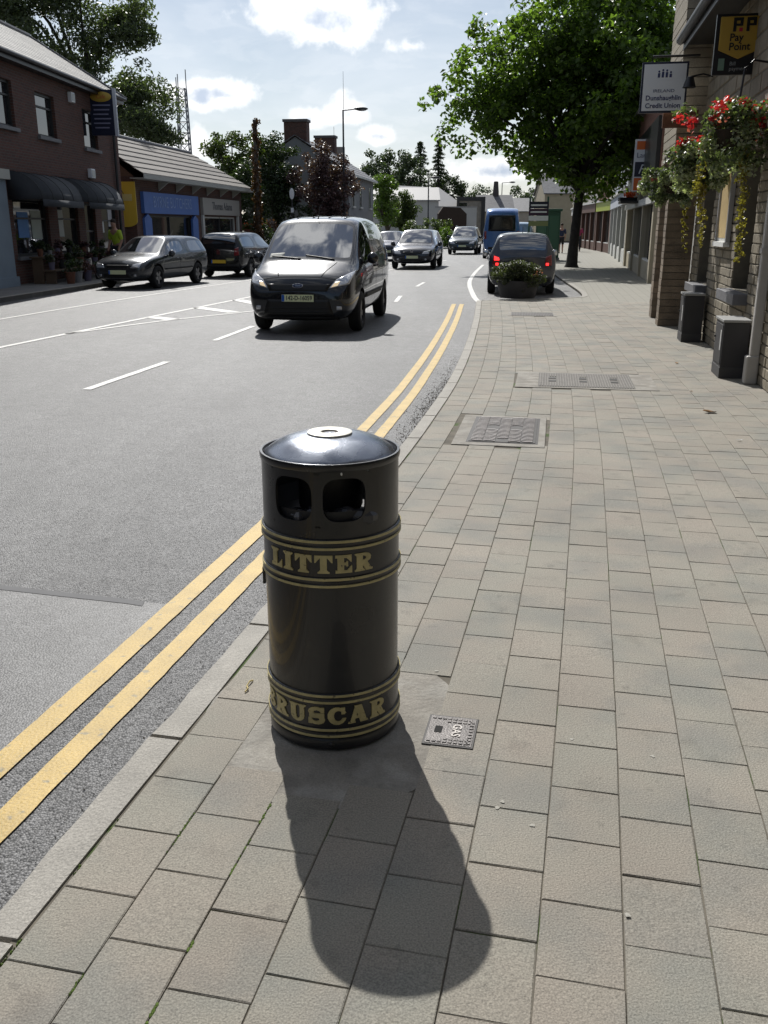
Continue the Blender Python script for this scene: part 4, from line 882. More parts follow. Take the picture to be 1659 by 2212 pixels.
# core wall as piers and spandrels round the openings (mortar ground), 0.3 thick
b = MB(); xs = [wx_(6.5), w2[0], w2[1], w1[0], w1[1], XE]
for i in range(5):
    if i in (1, 3):
        o_ = (w2, w1)[i // 2]; b.box(xs[i], xs[i + 1], -.35, 0, -.05, o_[2]); b.box(xs[i], xs[i + 1], -.35, 0, o_[3], 4.5)
    else: b.box(xs[i], xs[i + 1], -.35, 0, -.05, 4.5)
b.box(xs[0], XE + 2, -6, -5.7, -.05, 4.5)
b.build('wall', mortar_m, sb)
block_wall(sb, wx_(9.0), XE, 0, 2.62, 0, ops, .11, .30, stone_m, 230)
block_wall(sb, wx_(9.0), XE, 2.62, 4.3, 0, [], .225, .46, stone_m, 60)
for o_ in ops:
    f = MB().box(o_[0], o_[1], -.28, -.24, o_[2], o_[3]).build('window', window_m, sb)
    MB().box(o_[0], o_[0] + .06, -.25, -.20, o_[2], o_[3]).box(o_[1] - .06, o_[1], -.25, -.20, o_[2], o_[3]).box(o_[0] + .06, o_[1] - .06, -.25, -.20, o_[3] - .06, o_[3]).box(o_[0] + .06, o_[1] - .06, -.25, -.20, o_[2], o_[2] + .06).box((o_[0] + o_[1]) / 2 - .02, (o_[0] + o_[1]) / 2 + .02, -.25, -.205, o_[2] + .06, o_[3] - .06).build('frame', frame_d, f)
    MB().box(o_[0] - .08, o_[1] + .08, -.2, .17, o_[2] - .13, o_[2] - .003).build('sill', sill_m, f, bevel=.008)
# eaves: soffit, fascia, gutter, roof
MB().box(wx_(6.5), XE - .02, -.35, .42, 4.3, 4.34).build('soffit', frame_d, sb)
MB().box(wx_(6.5), XE - .02, .42, .45, 4.22, 4.42).build('fascia', gutter_m, sb)
MB().tube([(wx_(6.5), .50, 4.36), (XE - .05, .50, 4.36)], .065, 12).build('gutter', gutter_m, sb, smooth=True)
for k in range(14): MB().box(wx_(6.5), XE - .02, -.35 * k + .02, -.35 * k + .42, 4.42 + .30 * k, 4.45 + .30 * k).build('slate_course', slate_m, sb)
MB().box(0, .3, 0, .02, 0, .01)
# projecting porch bay: two piers, arch head, upper storey
PX = wx_(15.5)
bay = MB(); pier_h = 2.75
def pier(x0, x1, y0, y1, z0, z1, m, parent, h=.11):
    c = MB().box(x0 + .012, x1 - .012, y0, y1 - .012, z0, z1).build('pier', mortar_m, parent); z = z0; k = 0
    while z < z1 - .02:
        MB().box(x0 + random.uniform(-.003, .003), x1 + random.uniform(-.003, .003), y0 + .004, y1 + random.uniform(-.004, .004), z + .006, min(z + h - .006, z1)).build('stone', m, c); z += h
pier(PX, PX + .36, .02, .46, 0, pier_h, stone_d, sb); pier(PX + 1.45, PX + 1.85, .02, .44, 0, pier_h, stone_d, sb)
b = MB(); b.box(PX + .02, PX + 1.83, -3.5, .40, pier_h, 7.6); b.build('upper_wall', mortar_m, sb)
z = pier_h
while z < 7.4:
    MB().box(PX - .004 + random.uniform(-.003, .004), PX + 1.86, -3.4, .435 + random.uniform(-.004, .004), z + .007, z + .13).build('stone_course', stone_m, sb); z += .137
MB().box(PX + .36, PX + 1.45, -.6, -.55, 0, pier_h).build('porch_door', frame_d, sb)
MB().box(PX + 2.0, PX + 14, -1.2, -.8, 0, 5.5).build('rear_wall', render_m, sb)
tag(sb, None)
# downpipe, light grey with a heavy shoe
dp = thing('downpipe', 'pale grey square downpipe with a heavy base shoe on the stone wall', 'pipe', (3.33, 6.0, 0), heading(TH))
xx = wx_(9.68)
MB().box(xx - .045, xx + .045, .018, .115, .28, 4.31).build('pipe', pipe_m, dp, bevel=.012)
MB().box(xx - .065, xx + .065, .016, .15, 0, .30).build('shoe', pipe_m, dp, bevel=.018)
for z in (1.35, 2.9): MB().box(xx - .06, xx + .06, .016, .125, z, z + .05).build('bracket', pipe_m, dp)
# the two grey service cabinets
cab_m = mat('cabinet_grey', (.034, .033, .036), .6, var=.08, vs=4); cab_t = mat('cabinet_top', (.30, .30, .29), .6); stick = mat('sticker_white', (.6, .6, .58), .5)
for (Y0, Y1, d, h, lab) in ((10.0, 10.5, .345, .64, 'squat dark grey service cabinet beside the pale downpipe'), (13.30, 13.72, .345, .69, 'slim tall dark service cabinet standing near the brick porch pier')):
    t = thing('service_cabinet', lab, 'cabinet', (3.33, 6.0, 0), heading(TH), None); a, c = wx_(Y0), wx_(Y1)
    MB().box(a, c, .07, d, .0, h - .03).build('body', cab_m, t, bevel=.006)
    MB().box(a - .012, c + .012, .06, d + .012, h - .029, h).build('lid', cab_t, t, bevel=.005)
    MB().box(a - .004, c + .004, .065, d + .004, 0, .12).build('plinth', mat('plinth_grey', (.06, .058, .058), .8), t, bevel=.004)
    MB().box(a + .03, c - .03, d, d + .006, .15, h - .06).build('door', cab_m, t, bevel=.002)
    MB().box(a + .07, a + .12, d + .006, d + .009, .30, .52).build('sticker', stick, t)
    MB().tube([(c - .06, d + .006, .42), (c - .06, d + .022, .42)], .014, 10).build('lock', frame_d, t)
# notice frame between the windows
nb = thing('notice_frame', 'tall narrow notice frame with a yellow poster on the stone wall', 'notice board', (3.33, 6.0, 0), heading(TH))
a, c = wx_(12.15), wx_(12.95)
MB().box(a, c, .02, .05, 1.42, 2.42).build('backing', frame_w, nb)
MB().box(a + .05, c - .05, .05, .054, 1.47, 2.37).build('poster', mat('poster', (.52, .38, .17), .6, var=.2, vs=3), nb)
for q in ((a - .03, a + .03, 1.39, 2.45), (c - .03, c + .03, 1.39, 2.45)): MB().box(q[0], q[1], .02, .075, q[2], q[3]).build('frame_side', mat('frame_alu', (.4, .4, .42), .4, metal=.5), nb)
MB().box(a, c, .02, .075, 2.39, 2.45).build('frame_top', MATS['frame_alu'], nb); MB().box(a - .03, c + .03, .02, .10, 1.36, 1.42).build('frame_ledge', mat('ledge_white', (.78, .78, .76), .5), nb)
# ---- signs, built facing down the street towards -local x
def local(parent_loc, th, x, y, z): a = radians(90 - th); return (parent_loc[0] + x * cos(a) - y * sin(a), parent_loc[1] + x * sin(a) + y * cos(a), z)
B0 = (3.33, 6.0); RS = heading(TH) - radians(90)      # sign local: +x right (towards wall), faces -y
sign_w = mat('sign_white', (.80, .82, .84), .4); sign_k = mat('sign_navy', (.012, .016, .04), .4); sign_y = mat('sign_yellow', (.44, .285, .04), .45); sign_r = mat('sign_orange', (.75, .16, .03), .5); ink_b = mat('ink_blue', (.04, .05, .14), .5); sign_blk = mat('sign_black', (.008, .009, .011), .35)
FT = (radians(90), 0, 0)
t = thing('projecting_sign', 'yellow shield on black payment sign projecting from the stone wall', 'sign', (4.25, 12.0, 3.36), RS)
MB().box(-.28, .28, -.03, .03, 0, .66).build('back_panel', sign_blk, t, bevel=.004)
MB().prism([(-.235, -.045, .63), (-.235, -.045, .27), (0, -.045, .17), (.235, -.045, .27), (.235, -.045, .63)], (0, .09, 0)).build('shield', sign_y, t, bevel=.006)
text('lettering', 'Pay', .115, sign_blk, t, (-.10, -.048, .40), FT, .002, align='LEFT', bold=.002).location.x = -.12
text('lettering', 'Point', .115, sign_blk, t, (-.12, -.048, .30), FT, .002, align='LEFT', bold=.002)
for k, px in enumerate((-.09, .06)):
    o = MB().box(0, .035, -.049, -.044, 0, .15).box(.035, .11, -.049, -.044, .115, .15).box(.075, .11, -.049, -.044, .06, .115).box(.035, .075, -.049, -.044, .06, .085).build('logo_mark', sign_blk, t); o.location = (px, 0, .465)
MB().box(-.02, .02, -.05, -.044, .465, .505).build('logo_dot', mat('dot_red', (.4, .02, .05), .5), t)
MB().box(-.22, -.15, -.034, -.028, .05, .18).build('card_symbol', mat('card_green', (.16, .26, .2), .5), t)
text('lettering', 'Bill', .06, mat('ink_grey', (.3, .32, .32), .5), t, (-.09, -.032, .12), FT, .001, align='LEFT'); text('lettering', 'payment', .06, MATS['ink_grey'], t, (-.09, -.032, .065), FT, .001, align='LEFT')
MB().tube([(.27, 0, .55), (.40, 0, .55)], .015, 8).tube([(.27, 0, .05), (.40, 0, .05)], .015, 8).build('bracket', gutter_m, t)
t = thing('credit_union_sign', 'white credit union sign with navy border hung from the porch corner', 'sign', (4.33, 15.3, 3.30), RS)
MB().box(-.345, .345, -.025, .025, 0, .72).build('border', sign_k, t, bevel=.004); MB().box(-.315, .315, -.03, .03, .03, .69).build('panel', sign_w, t)
text('lettering', 'IRELAND', .062, ink_b, t, (0, -.033, .31), FT, .001, sx=1.3); text('lettering', 'Dunshaughlin', .098, ink_b, t, (0, -.033, .21), FT, .0015, bold=.002); text('lettering', 'Credit Union', .098, ink_b, t, (0, -.033, .10), FT, .0015, bold=.002)
for k in range(4):
    h_ = (.10, .13, .12, .08)[k]; px = -.09 + k * .058
    MB().box(px - .017, px + .017, -.033, -.0295, .50, .50 + h_ * .62).build('logo_figure', ink_b, t); MB().sphere((px, -.031, .50 + h_ * .62 + .022), (.015, .003, .016), 10, 6).build('logo_head', ink_b, t)
MB().tube([(-.2, 0, .72), (-.2, 0, .80), (.5, 0, .80)], .018, 8).build('bracket', gutter_m, t)
t = thing('timber_board', 'dark brown timber board under the credit union sign', 'board', (4.62, 15.32, 3.09), RS)
MB().prism([(-.25, 0, 0), (.28, 0, 0), (.28, 0, .26), (.2, 0, .22), (.1, 0, .25), (0, 0, .22), (-.1, 0, .25), (-.2, 0, .22), (-.25, 0, .25)], (0, .05, 0)).build('board', mat('brown_wood', (.16, .065, .03), .6, var=.2, vs=12), t)
MB().sphere((.22, -.01, .15), (.035, .02, .035), 10, 6).build('boss', mat('boss', (.35, .15, .1), .5), t)
t = thing('flood_lamp', 'small dark conical lamp in front of the credit union sign', 'lamp', (4.63, 15.0, 3.62), RS)
MB().lathe([(.02, .16), (.05, .15), (.10, 0), (.09, 0), (.04, .13)], 18).build('shade', gutter_m, t, smooth=True); MB().tube([(0, 0, .15), (.2, .1, .2), (.45, .25, .16)], .012, 8).build('arm', gutter_m, t)
# ---- hanging baskets
bk_leaf = leaf_mat('basket_leaf', (.10, .13, .06), .6); bk_silver = leaf_mat('basket_silver_leaf', (.30, .33, .24), .35); bk_red = leaf_mat('basket_red', (.50, .03, .05), .35); bk_pink = leaf_mat('basket_pink', (.55, .16, .18), .3); bk_yel = leaf_mat('basket_yellow_vine', (.24, .20, .045), .4); wire_m = mat('basket_liner', (.03, .022, .014), .95)
def basket(lab, x, y, z, r, seed, red, trails):
    t = thing('hanging_basket', lab, 'hanging basket', (x, y, z)); random.seed(seed)
    MB().lathe([(.001, -r * .55), (r * .3, -r * .5), (r * .52, -r * .25), (r * .58, 0), (r * .5, .01), (.001, .01)], 20).build('basket', wire_m, t, smooth=True)
    MB().tube([(0, 0, 0), (.05, .02, r * 1.5), (.15, .05, r * 1.7), (.62, .15, r * 1.6)], .012, 8).build('bracket', gutter_m, t)
    cs = [(random.gauss(0, r * .45), random.gauss(0, r * .45), random.uniform(-.75, .55) * r, r * random.uniform(.25, .42)) for _ in range(34)]
    leaf_cloud('leaves', bk_leaf, t, cs, 2600, .06, 1, seed=seed); leaf_cloud('silver_leaves', bk_silver, t, [(a, c, d - .08, e) for a, c, d, e in cs[:20]], 1900, .055, 1, seed=seed + 1)
    top = [(random.gauss(0, r * .55), random.gauss(0, r * .5), random.uniform(.1, .8) * r, r * .2) for _ in range(16)]
    if red: leaf_cloud('red_flowers', bk_red, t, top + [(a * 1.25, c * 1.2, d * .8 + .05, e) for a, c, d, e in top], 760, .055, 1, seed=seed + 2, aspect=1.1)
    leaf_cloud('pink_flowers', bk_pink, t, [(a, c, d - .12, e) for a, c, d, e in top], 150, .045, 1, seed=seed + 3, aspect=1.1)
    for (tx, ty, ln, wd) in trails:
        leaf_cloud('trailing_vine', bk_yel, t, [(tx + random.gauss(0, .02) + .02 * k * (1 if tx > 0 else -1) * .2, ty + random.gauss(0, .02), -r * .4 - ln * k / 22, wd * (1.1 - .5 * k / 22)) for k in range(22)], int(520 * ln), .04, 1, flat=-.3, seed=seed + 7)
basket('big hanging basket full of red flowers beneath the yellow shield sign', 3.86, 10.75, 2.62, .42, 21, True, [(.10, -.1, 1.25, .07), (-.25, .1, .5, .06)])
basket('pink and silver hanging basket with long yellow vines near the notice frame', 4.02, 12.35, 2.42, .36, 33, True, [(.05, .0, .95, .06)])
basket('pale silvery hanging basket at the corner of the porch', 4.46, 14.9, 2.26, .31, 47, False, [(.22, 0, .95, .03)])
# ---------------------------------------------------------------- shops further along on the right
def facade_root(name, lab, p0, p1, cat='shop', z=0):
    th = math.degrees(atan2(p1[0] - p0[0], p1[1] - p0[1])); t = thing(name, lab, cat, (p0[0], p0[1], z), heading(th)); return t, hypot(p1[0] - p0[0], p1[1] - p0[1])
cream = mat('cream_render', (.42, .37, .27), .8, var=.08, vs=2); gblue = mat('grey_blue_render', (.40, .43, .48), .8, var=.06, vs=2); brown_w = mat('brown_paint', (.10, .045, .03), .6); brick_far = mat('far_brick', (.22, .11, .08), .85, var=.2, vs=8)
def shop(name, lab, p0, p1, wall, h, fascia, pil, depth=7, n=2, fz=(2.55, 3.1), stall=.55, out=1, up=True, roof=True, roofm=None, corn=True):
    t, L = facade_root(name, lab, p0, p1); s_ = out; pw_ = .4
    Y = lambda a, c: (min(a * s_, c * s_), max(a * s_, c * s_))
    MB().box(0, L, *Y(-depth, -.12), 0, h).build('wall', wall, t)
    MB().box(0, L, *Y(-.12, .0), fz[0], h).build('front_wall', wall, t)
    MB().box(.1, L - .1, *Y(0.002, .12), fz[0], fz[1]).build('fascia', fascia, t); (MB().box(0, L, *Y(.0, .22), fz[1] + .002, fz[1] + .12) if corn else MB().box(0, L, *Y(.0, .16), fz[0] - .2, fz[0] - .002)).build('cornice', frame_w, t)
    bw = (L - pw_) / n
    for k in range(n + 1): MB().box(k * bw, k * bw + pw_, *Y(-.118, .06), 0, fz[0] - .002).build('pilaster', pil, t)
    for k in range(n):
        a, c = k * bw + pw_, (k + 1) * bw; MB().box(a, c, *Y(-.118, -.02), 0, stall).build('stall_riser', pil, t)
        w = MB().box(a, c, *Y(-.115, -.09), stall, fz[0]).build('shop_window', window_m, t)
        MB().box(a, c, *Y(-.09, -.03), stall, stall + .06).build('window_sill', frame_w, w); MB().box((a + c) / 2 - .03, (a + c) / 2 + .03, *Y(-.09, -.05), stall + .06, fz[0] - .002).build('mullion', frame_d, w)
    if up and h > 5:
        m = max(2, int(L / 3))
        for k in range(m):
            c = L * (k + .5) / m; w = MB().box(c - .45, c + .45, *Y(.004, .03), 3.7, 5.0).build('window', window_m, t); MB().box(c - .52, c + .52, *Y(.0, .1), 3.6, 3.69).build('sill', frame_w, w)
            MB().box(c - .02, c + .02, *Y(.03, .05), 3.7, 5.0).build('glazing_bar', frame_w, w)
    if roof: MB().prism([(-.2, s_ * .35, h), (-.2, -s_ * depth / 2, h + 2.6), (-.2, -s_ * (depth + .3), h)], (L + .4, 0, 0)).build('roof', roofm or slate_m, t)
    return t
FS = lambda Y: (float(np.interp(Y, [6, 15.5, 33.6, 60.5, 69, 85, 108], [3.8, 5.6, 9.0, 14.4, 14.9, 16.6, 22])), Y)
dk = shop('dark_shop', 'shop with a black fascia and cream pilasters beyond the stone building', FS(27.5), FS(40), brick_far, 5.4, sign_blk, cream, n=3, fz=(2.45, 4.6), up=False, corn=False)
MB().box(5.0, 6.6, .165, .75, 2.36, 2.44).build('canopy', sign_blk, dk)
shop('grey_shop', 'grey-blue rendered shop with white framed windows under the street tree', FS(40.2), FS(58), gblue, 6.2, gblue, frame_w, n=4)
shop('brown_shop', 'brown painted shopfront next to the grey-blue shop', FS(58.2), FS(65.5), brick_far, 6.0, mat('lime_sign', (.35, .42, .04), .5), brown_w, n=2)
shop('dark_timber_shop', 'dark timber shopfront beyond the brown shop', FS(65.7), FS(74), render_m, 5.8, brown_w, brown_w, n=3)
shop('pale_far_shop', 'pale far shop at the end of the row on the right', FS(74.2), FS(92), cream, 6.0, frame_w, brick_far, n=4)
t = thing('vertical_sign', 'narrow upright orange and white sign on the black-fronted shop', 'sign', (8.50, 32.0, 2.72), heading(11.5) - radians(90))
MB().box(-.22, .22, -.05, .05, 0, 1.62).build('panel', sign_w, t)
MB().box(-.16, .18, -.056, -.05, 1.30, 1.56).build('orange_panel', sign_r, t); MB().box(-.18, .20, -.056, -.05, .03, .42).build('orange_panel', sign_r, t); MB().box(-.18, .20, -.056, -.05, .46, .92).build('dark_panel', sign_k, t)
text('lettering', 'Lar', .22, ink_b, t, (0, -.054, 1.12), FT, .002); text('lettering', 'F', .42, sign_w, t, (.02, -.06, .68), FT, .002, shear=.3); text('lettering', '&', .26, sign_w, t, (.02, -.06, .25), FT, .002)
MB().box(.22, .5, -.02, .02, .2, .26).box(.22, .5, -.02, .02, 1.4, 1.46).build('bracket', gutter_m, t)
t = thing('flower_trough', 'orange flowers in a trough on the black-fronted shop canopy', 'planter', (8.42, 33.0, 2.44)); MB().box(-.3, .3, -.15, .15, 0, .12).build('trough', sign_blk, t)
leaf_cloud('flowers', leaf_mat('orange_flower', (.65, .12, .03), .3), t, [(random.uniform(-.25, .25), 0, .2, .14) for _ in range(8)], 260, .07, 1, seed=5)
# ---------------------------------------------------------------- planter, kiosk, sign board, people
pl = thing('planter', 'low dark planter brimming with clipped green shrubs beside the parking bay', 'planter', (3.17, 22.0, 0))
MB().lathe([(.001, 0), (.40, 0), (.42, .03), (.49, .33), (.51, .37), (.51, .40), (.46, .40), (.45, .35), (.001, .35)], 28).build('tub', mat('tub', (.05, .048, .05), .75, var=.2, vs=6), pl, smooth=True)
random.seed(12)
pc = blob((0, 0, .53), (.57, .52, .36), 130, .13, 15)
leaf_cloud('shrubs', leaf_mat('planter_leaf', (.060, .072, .034), .5), pl, pc, 17000, .05, 1, seed=3)
leaf_cloud('flowers', bk_pink, pl, [(.42, -.2, .62, .1), (.5, 0, .55, .1), (.35, -.3, .55, .08)], 36, .04, 1, seed=4)
ks = thing('green_kiosk', 'dark green street kiosk standing on the path behind the grey hatchback', 'kiosk', (8.1, 46.8, 0), radians(-9))
gk = mat('kiosk_green', (.035, .10, .065), .5, var=.1, vs=3)
MB().box(-.62, .62, -.62, .62, 0, .12).build('base', sill_m, ks); MB().box(-.58, .58, -.58, .58, .12, 2.3).build('body', gk, ks, bevel=.02); MB().box(-.66, .66, -.66, .66, 2.3, 2.42).build('roof', gk, ks, bevel=.02)
for s_ in (-1, 1): MB().box(s_ * .29 - .22, s_ * .29 + .22, -.60, -.578, .35, 2.1).build('panel', mat('kiosk_panel', (.05, .13, .085), .4), ks, bevel=.006)
t = thing('direction_sign', 'stacked navy and white direction boards on a post near the kiosk', 'sign', (7.35, 45.2, 0), radians(-9))
MB().tube([(-.42, 0, 0), (-.42, 0, 2.95)], .045, 10).build('post', gk, t, smooth=True); MB().tube([(.42, 0, 0), (.42, 0, 2.95)], .045, 10).build('post', gk, t, smooth=True)
for z0, z1, m in ((2.42, 2.72, sign_k), (2.1, 2.4, mat('sign_plum', (.05, .02, .05), .5)), (1.86, 2.08, sign_w), (1.62, 1.84, mat('sign_olive', (.25, .28, .12), .5))): MB().box(-.46, .46, -.06, -.046, z0, z1).build('board', m, t)
MB().box(-.38, .38, -.064, -.06, 2.52, 2.60).build('board_line', sign_w, t); MB().box(-.38, .38, -.064, -.06, 2.22, 2.29).build('board_line', sign_w, t)
skin = mat('skin', (.42, .24, .17), .6); hair = mat('hair', (.03, .02, .015), .8)
def skinned(name, verts, edges, rad, m, parent, root=0):
    me = bpy.data.meshes.new(name); me.from_pydata(verts, edges, []); o = bpy.data.objects.new(name, me); C.objects.link(o)
    o.modifiers.new('s', 'SKIN'); sv = me.skin_vertices[0].data
    for i, r in enumerate(rad): sv[i].radius = r if isinstance(r, tuple) else (r, r)
    sv[root].use_root = True
    sb_ = o.modifiers.new('u', 'SUBSURF'); sb_.levels = 2; me2 = evalmesh(o); bpy.data.objects.remove(o); me2.materials.clear(); me2.materials.append(m)
    me2.polygons.foreach_set('use_smooth', [True] * len(me2.polygons)); return link(name, me2, parent)
def person(lab, loc, rz, shirt, legs, short=True, lean=0.0, step=.18, vest=False):
    t = thing('person', lab, 'person', loc, rz); L = lean
    V_ = [(0, 0, .95), (0, .03 + L * .3, 1.15), (0, .02 + L, 1.38), (0, .02 + L * 1.2, 1.50), (0, .05 + L * 1.4, 1.62), (0, .05 + L * 1.5, 1.74),
          (.19, .02 + L, 1.40), (.25, .0 + L, 1.13), (.23, .12 + L, .90), (.23, .15 + L, .80), (-.19, .02 + L, 1.40), (-.25, 0 + L, 1.13), (-.23, .12 + L, .90), (-.23, .15 + L, .80),
          (.09, 0, .90), (.10, step * .6, .50), (.10, step * .3, .09), (.10, step * .3 + .14, .035), (-.09, 0, .90), (-.10, -step * .5, .50), (-.10, -step * 1.3, .13), (-.10, -step * 1.1, .04)]
    E_ = [(0, 1), (1, 2), (2, 3), (3, 4), (4, 5), (2, 6), (6, 7), (7, 8), (8, 9), (2, 10), (10, 11), (11, 12), (12, 13), (0, 14), (14, 15), (15, 16), (16, 17), (0, 18), (18, 19), (19, 20), (20, 21)]
    R_ = [(.14, .10), (.13, .09), (.15, .10), .055, (.085, .095), (.07, .08), .06, .045, .035, .04, .06, .045, .035, .04, .085, .06, .04, .04, .085, .06, .04, .04]
    skinned('body', V_, E_, R_, skin, t)
    skinned('shirt', [V_[i] for i in (0, 1, 2, 6, 7, 10, 11)] + [(0, .02 + L * 1.1, 1.44)], [(0, 1), (1, 2), (2, 3), (3, 4), (2, 5), (5, 6), (2, 7)], [(.165, .125), (.155, .115), (.175, .12), .082, .068, .082, .068, .075], shirt, t)
    if short: skinned('shorts', [V_[0], V_[14], V_[15], V_[18], V_[19]], [(0, 1), (1, 2), (0, 3), (3, 4)], [(.16, .115), .11, .085, .11, .085], legs, t)
    else: skinned('trousers', [V_[i] for i in (0, 14, 15, 16, 18, 19, 20)], [(0, 1), (1, 2), (2, 3), (0, 4), (4, 5), (5, 6)], [(.16, .115), .105, .08, .065, .105, .08, .065], legs, t)
    h = MB().sphere((0, .03 + L * 1.45, 1.71), (.088, .10, .085), 12, 8).build('hair', hair, t, smooth=True); h.modifiers.clear()
    for i in (17, 21): MB().sphere((V_[i][0], V_[i][1] - .04, .045), (.05, .13, .045), 10, 6).build('shoe', trim_m, t, smooth=True).modifiers.clear()
    return t
person('man in a navy t-shirt and dark shorts walking away along the path', (11.0, 58.5, 0), radians(-8), mat('navy_shirt', (.02, .03, .07), .8), mat('dark_shorts', (.02, .02, .025), .85))
person('person in a pink top walking beyond the street tree', (12.9, 62.5, 0), radians(-8), mat('pink_shirt', (.40, .05, .14), .8), mat('dark_trousers', (.03, .03, .04), .85), short=False)
# ================================================================ LEFT SIDE: two-storey brick building
brick_m = bpy.data.materials.new('red_brick'); brick_m.use_nodes = True; T = brick_m.node_tree; P = T.nodes['Principled BSDF']
bt = T.nodes.new('ShaderNodeTexBrick'); tcn = T.nodes.new('ShaderNodeTexCoord'); sx_ = T.nodes.new('ShaderNodeSeparateXYZ'); cb = T.nodes.new('ShaderNodeCombineXYZ')
T.links.new(tcn.outputs['Object'], sx_.inputs[0]); ad = T.nodes.new('ShaderNodeMath'); T.links.new(sx_.outputs[0], ad.inputs[0]); T.links.new(sx_.outputs[1], ad.inputs[1]); T.links.new(ad.outputs[0], cb.inputs[0]); T.links.new(sx_.outputs[2], cb.inputs[1]); T.links.new(cb.outputs[0], bt.inputs[0])
for k, v in (('Scale', 1.0), ('Mortar Size', .008), ('Brick Width', .225), ('Row Height', .075)): bt.inputs[k].default_value = v
bt.inputs['Color1'].default_value = (.13, .055, .04, 1); bt.inputs['Color2'].default_value = (.085, .042, .034, 1); bt.inputs['Mortar'].default_value = (.11, .095, .085, 1)
T.links.new(bt.outputs[0], P.inputs['Base Color']); P.inputs['Roughness'].default_value = .85
bp = T.nodes.new('ShaderNodeBump'); bp.inputs['Distance'].default_value = .006; T.links.new(bt.outputs['Fac'], bp.inputs['Height']); bp.invert = True; T.links.new(bp.outputs[0], P.inputs['Normal'])
tile_m = mat('pale_slate', (.34, .325, .30), .7, var=.14, vs=3, bump=.006, bs=14, rnd=.1, speck=.15, ss=12)
TB = 2.83; bb0 = (-10.52, 20.0); bl = lambda Y: (Y - 20.0) / cos(radians(TB)); LB = bl(35.6); EZ = 5.93; D = 2.07; RZ = 7.6
bb = thing('brick_building', 'two-storey dark red brick building with a pale hipped slate roof and dome awnings', 'building', (*bb0, .05), heading(TB))
wins = [(bl(25.6), bl(27.0), 4.15, 5.35), (bl(28.5), bl(29.9), 4.1, 5.3), (bl(32.2), bl(33.5), 4.05, 5.25)]
gwin = [(bl(26.2), bl(28.6), .75, 2.35), (bl(29.3), bl(31.0), .75, 2.35), (bl(31.6), bl(32.6), .05, 2.3), (bl(33.2), bl(34.9), .75, 2.3)]
b = MB()
def wall_open(b, x0, x1, z0, z1, ops, ya, yb):
    xs = sorted({x0, x1, *[o[0] for o in ops], *[o[1] for o in ops]})
    for a, c in zip(xs, xs[1:]):
        cols = sorted([o for o in ops if o[0] <= a + 1e-6 and o[1] >= c - 1e-6], key=lambda o: o[2]); z = z0
        for o in cols: 
            if o[2] > z: b.box(a, c, ya, yb, z, o[2])
            z = o[3]
        if z < z1: b.box(a, c, ya, yb, z, z1)
wall_open(b, 0, LB, 0, EZ, wins + gwin, 0, .3); b.box(LB - .3, LB, .3, 6, 0, EZ); b.box(0, .3, .3, 6, 0, EZ); b.box(.3, LB - .3, 5.7, 6, 0, EZ); b.build('wall', brick_m, bb)
def pane(parent, o, y, fr, mull=True, sill=True):
    w = MB().box(o[0], o[1], y, y + .03, o[2], o[3]).build('window', window_m, parent)
    MB().box(o[0], o[0] + .07, y - .05, y, o[2], o[3]).box(o[1] - .07, o[1], y - .05, y, o[2], o[3]).box(o[0] + .07, o[1] - .07, y - .05, y, o[3] - .07, o[3]).box(o[0] + .07, o[1] - .07, y - .05, y, o[2], o[2] + .07).build('frame', fr, w)
    if mull: MB().box(o[0] + .07, o[1] - .07, y - .045, y, (o[2] + o[3]) / 2 + .2, (o[2] + o[3]) / 2 + .25).build('transom', fr, w)
    if sill: MB().box(o[0] - .08, o[1] + .08, -.09, y - .05, o[2] - .1, o[2] - .003).build('sill', sill_m, w)
for o in wins: pane(bb, o, .14, frame_d)
for o in gwin: pane(bb, o, .14, frame_d, sill=o[2] > .5)
for a, c, z0, z1, col, nm in ((bl(26.7), bl(27.4), 1.25, 1.95, (.10, .25, .55), 'blue'), (bl(27.6), bl(28.3), 1.2, 2.0, (.42, .46, .40), 'pale'), (bl(29.4), bl(30.0), 1.25, 2.05, (.48, .5, .46), 'white'), (bl(33.3), bl(33.7), 1.35, 1.75, (.5, .52, .5), 'notice'), (bl(34.2), bl(34.6), 1.55, 2.2, (.42, .42, .44), 'tall')):
    MB().box(a, c, .125, .137, z0, z1).build('poster', mat('poster_' + nm, col, .6), bb)
MB().box(-.1, LB + .12, -.30, -.27, EZ - .16, EZ + .03).build('fascia', gutter_m, bb); MB().box(-.1, LB + .12, -.27, .0, EZ - .16, EZ - .13).build('soffit', gutter_m, bb)
MB().tube([(-.1, -.36, EZ), (LB + .15, -.36, EZ)], .06, 8).build('gutter', gutter_m, bb, smooth=True)
# front slope course by course, hip end, rear slope
nC = 16; e0 = -.34; s0 = EZ
for k in range(nC):
    f0, f1 = k / nC, (k + 1.25) / nC; f1 = min(f1, 1.0); dz_ = .022
    y0, y1 = e0 + (D - e0) * f0, e0 + (D - e0) * f1; z0, z1 = s0 + (RZ - s0) * f0, s0 + (RZ - s0) * f1; xa, xb = LB + .34 - (D + .34) * f0, LB + .34 - (D + .34) * f1
    MB().prism([(-.2, y0, z0 + dz_), (xa, y0, z0 + dz_), (xb, y1, z1), (-.2, y1, z1)], (0, .012, .03)).build('slate_course', tile_m, bb)
    ya, yb_ = 2 * D - y0, 2 * D - y1
    MB().prism([(xa, y0, z0 + dz_), (xa, ya, z0 + dz_), (xb, yb_, z1), (xb, y1, z1)], (.012, 0, .03)).build('hip_course', tile_m, bb)
MB().prism([(-.2, D, RZ), (LB - D, D, RZ), (LB + .34, 2 * D - e0, s0), (-.2, 2 * D - e0, s0)], (0, .02, .03)).build('rear_slope', tile_m, bb)
